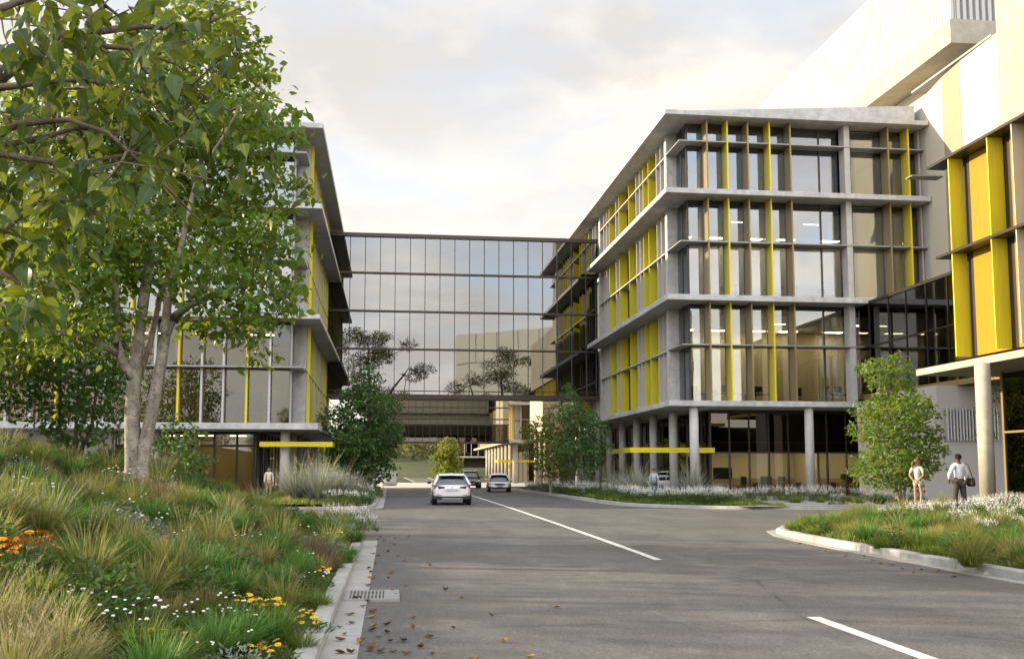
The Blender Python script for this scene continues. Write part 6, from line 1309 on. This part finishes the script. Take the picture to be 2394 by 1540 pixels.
desk(24.6, 61.6, g0, 3.0, 'long pale table in the ground floor waiting room', 'furniture_wood', 0, False); desk(29.6, 62.4, g0, 1.8, 'pale reception table near the second round column', 'furniture_wood', 0, True)
for i, (x, y) in enumerate(((-8.9, 61.6), (-10.2, 62.6), (-7.6, 62.4))): desk(x, y, 4.36, 1.5, 'desk on the first floor of the left block, %s the corner' % nth((1, 2, 0)[i])); chair(x + .3, y + .9, 4.36, 3.0 + i, 'office chair on the left block first floor, %s the corner' % nth((1, 2, 0)[i]))

# ================================================================== SMALL STREET THINGS
dg = thing('drain_grate', 'rectangular steel drain grate set across the left gutter', 'drain grate', (-.22, 13.45, .012))
for a in ((-.34, .36, -.50, -.43), (-.34, .36, .43, .50), (-.34, -.28, -.43, .43), (.16, .36, -.43, .43)): o = bx('grate_frame', M['grey_metal'], None, a[0], a[1], a[2], a[3], -.02, .022); o.parent = dg
o = bx('grate_pit', M['screen_dark'], None, -.28, .16, -.43, .43, -.02, .004); o.parent = dg
for i in range(9): o = bx('grate_bar', M['grey_metal'], None, -.265 + i * .048, -.243 + i * .048, -.43, .43, .006, .020); o.parent = dg
o = bx('cross_bar', M['grey_metal'], None, -.28, .16, -.012, .012, .0055, .0195); o.parent = dg
t = MT('leaf_fallen'); c = t.ramp(t.rnd(), [(0, (0.09, 0.045, 0.018)), (.45, (0.20, 0.10, 0.03)), (.75, (0.40, 0.23, 0.035)), (1, (0.55, 0.36, 0.04))]); M['leaf_fallen'] = t.done(t.bsdf(t.mix(t.noise(t.obj(), 9, 4, .6), c, (0.07, 0.035, 0.015)), .75, 0, .2))
def fallen(curl, tw):
    b = MB(); n = 6; L = []
    for i in range(n + 1):
        s = i / n - .5; w = .30 * math.cos(s * math.pi) ** .8 + .004; z = curl * (s * s * 1.6) + .02; r = tw * s; L.append([(-w * math.cos(r), s, z + w * .45 - w * math.sin(r)), (0, s, z), (w * math.cos(r), s, z + w * .5 + w * math.sin(r))])
    for i in range(n):
        for q in (0, 1): b.add([L[i][q], L[i][q + 1], L[i + 1][q + 1], L[i + 1][q]], [(0, 1, 2, 3)])
    b.tube([L[-1][1], (0.03, .68, .06)], .012, 4); return b.mesh('fallen_leaf', M['leaf_fallen'], smooth=True)
FL = [fallen(c, t_) for c, t_ in ((.5, .3), (.9, -.8), (.25, 1.0), (.7, .1))]
LP = [(795, 1500), (840, 1506), (865, 1520), (905, 1462), (965, 1445), (966, 1468), (1005, 1490), (943, 1500), (870, 1444), (874, 1467), (950, 1370), (908, 1352), (915, 1340), (917, 1383), (893, 1345), (870, 1432), (820, 1460), (792, 1470), (818, 1440), (806, 1487), (848, 1494), (905, 1480), (885, 1490), (912, 1500), (870, 1475), (868, 1510), (920, 1525), (950, 1530), (1010, 1530), (820, 1530), (795, 1530), (860, 1406), (850, 1420), (832, 1402), (868, 1352), (868, 1340), (878, 1318), (885, 1300), (862, 1330), (880, 1280), (884, 1262), (890, 1256), (872, 1296), (907, 1290), (925, 1258), (936, 1255), (958, 1253), (912, 1268), (897, 1265), (922, 1274), (955, 1256), (945, 1312), (930, 1300), (1040, 1380), (1080, 1398), (860, 1372), (1240, 1538), (1150, 1440), (1300, 1420), (1060, 1470), (1180, 1500), (925, 1392), (1005, 1322), (1110, 1545), (890, 1525), (985, 1515),
      (1980, 1298), (1975, 1302), (2040, 1310), (2085, 1322), (2110, 1330), (2155, 1333), (2195, 1335), (2190, 1338), (1900, 1278), (1930, 1288), (2020, 1300), (2135, 1340), (2230, 1350), (2060, 1318), (1870, 1272)]
random.seed(77); LV = []
for i, (x, y) in enumerate(LP):
    p = on_z(x, y, .0); z = .012 if -.60 < p.x < -.27 else .002
    o = inst('fallen_leaf', FL[i % 4], None, (p.x, p.y, z + .006), (random.uniform(-.25, .25), random.uniform(-.25, .25), random.uniform(0, 6.28)), random.uniform(.075, .13)); tag(o, None, 'fallen leaf', 'fallen leaves on the road'); LV.append((o, p))
LML = [('the drain grate', Vector((-.22, 13.45, 0))), ('the near kerb end', Vector((-.5, 8.6, 0))), ('the white kerb flowers', Vector((-.6, 26, 0))), ('the island kerb', Vector((9.2, 17.5, 0))), ('the short road dash', Vector((4.7, 9, 0)))]
by = {}
for o, p in LV: lm = min(LML, key=lambda l: (l[1] - p).length); by.setdefault(lm[0], []).append(((lm[1] - p).length, o))
for lm, L in by.items():
    for i, (d, o) in enumerate(sorted(L, key=lambda q: q[0])): o['label'] = f'dry curled leaf, {nth(i)} {lm}'
# pennant strings on the left block
def bunting(label, a, c, n):
    t = thing('pennant_string', label, 'bunting', a); A = Vector(a); B = Vector(c) - A; b = MB(); P = [B * (i / 20) + Vector((0, 0, -.35 * math.sin(math.pi * i / 20))) for i in range(21)]; b.tube(P, .02, 4); o = b.build('cord', M['black_plastic'], None); o.parent = t
    for i in range(n):
        f = (i + .5) / n * 20; i0 = int(f); p = P[i0].lerp(P[i0 + 1], f - i0); d = B.normalized() * .11; b = MB(); b.add([p - d, p + d, p + Vector((0, .0, -.26)), p - d + Vector((.012, 0, 0)), p + d + Vector((.012, 0, 0)), p + Vector((.012, 0, -.26))], [(0, 1, 2), (5, 4, 3), (0, 3, 4, 1), (1, 4, 5, 2), (2, 5, 3, 0)]); o = b.build('pennant', M['black_plastic'], None); o.parent = t
bunting('string of small dark pennants along the left block, second upper floor', (-4.95, 58.2, 13.8), (-4.75, 80.2, 13.2), 16)
bunting('string of small dark pennants along the left block, first upper floor', (-4.95, 58.2, 7.5), (-3.6, 78, 6.2), 16)
# boulder at the crossing
b = MB(); random.seed(2); rings = []
for i in range(1, 7): a = math.pi * i / 7; rings.append([(math.sin(a) * 1.0 * math.cos(6.283 * j / 9) * random.uniform(.85, 1.1), math.sin(a) * .6 * math.sin(6.283 * j / 9) * random.uniform(.85, 1.1), .3 - math.cos(a) * .42 * random.uniform(.9, 1.1)) for j in range(9)])
b.loft(rings); o = b.build('boulder', M['concrete'], None, smooth=True); o.location = (-.1, 108, .05); tag(o, 'low grey boulder on the pale crossing at the left of the street', 'boulder')
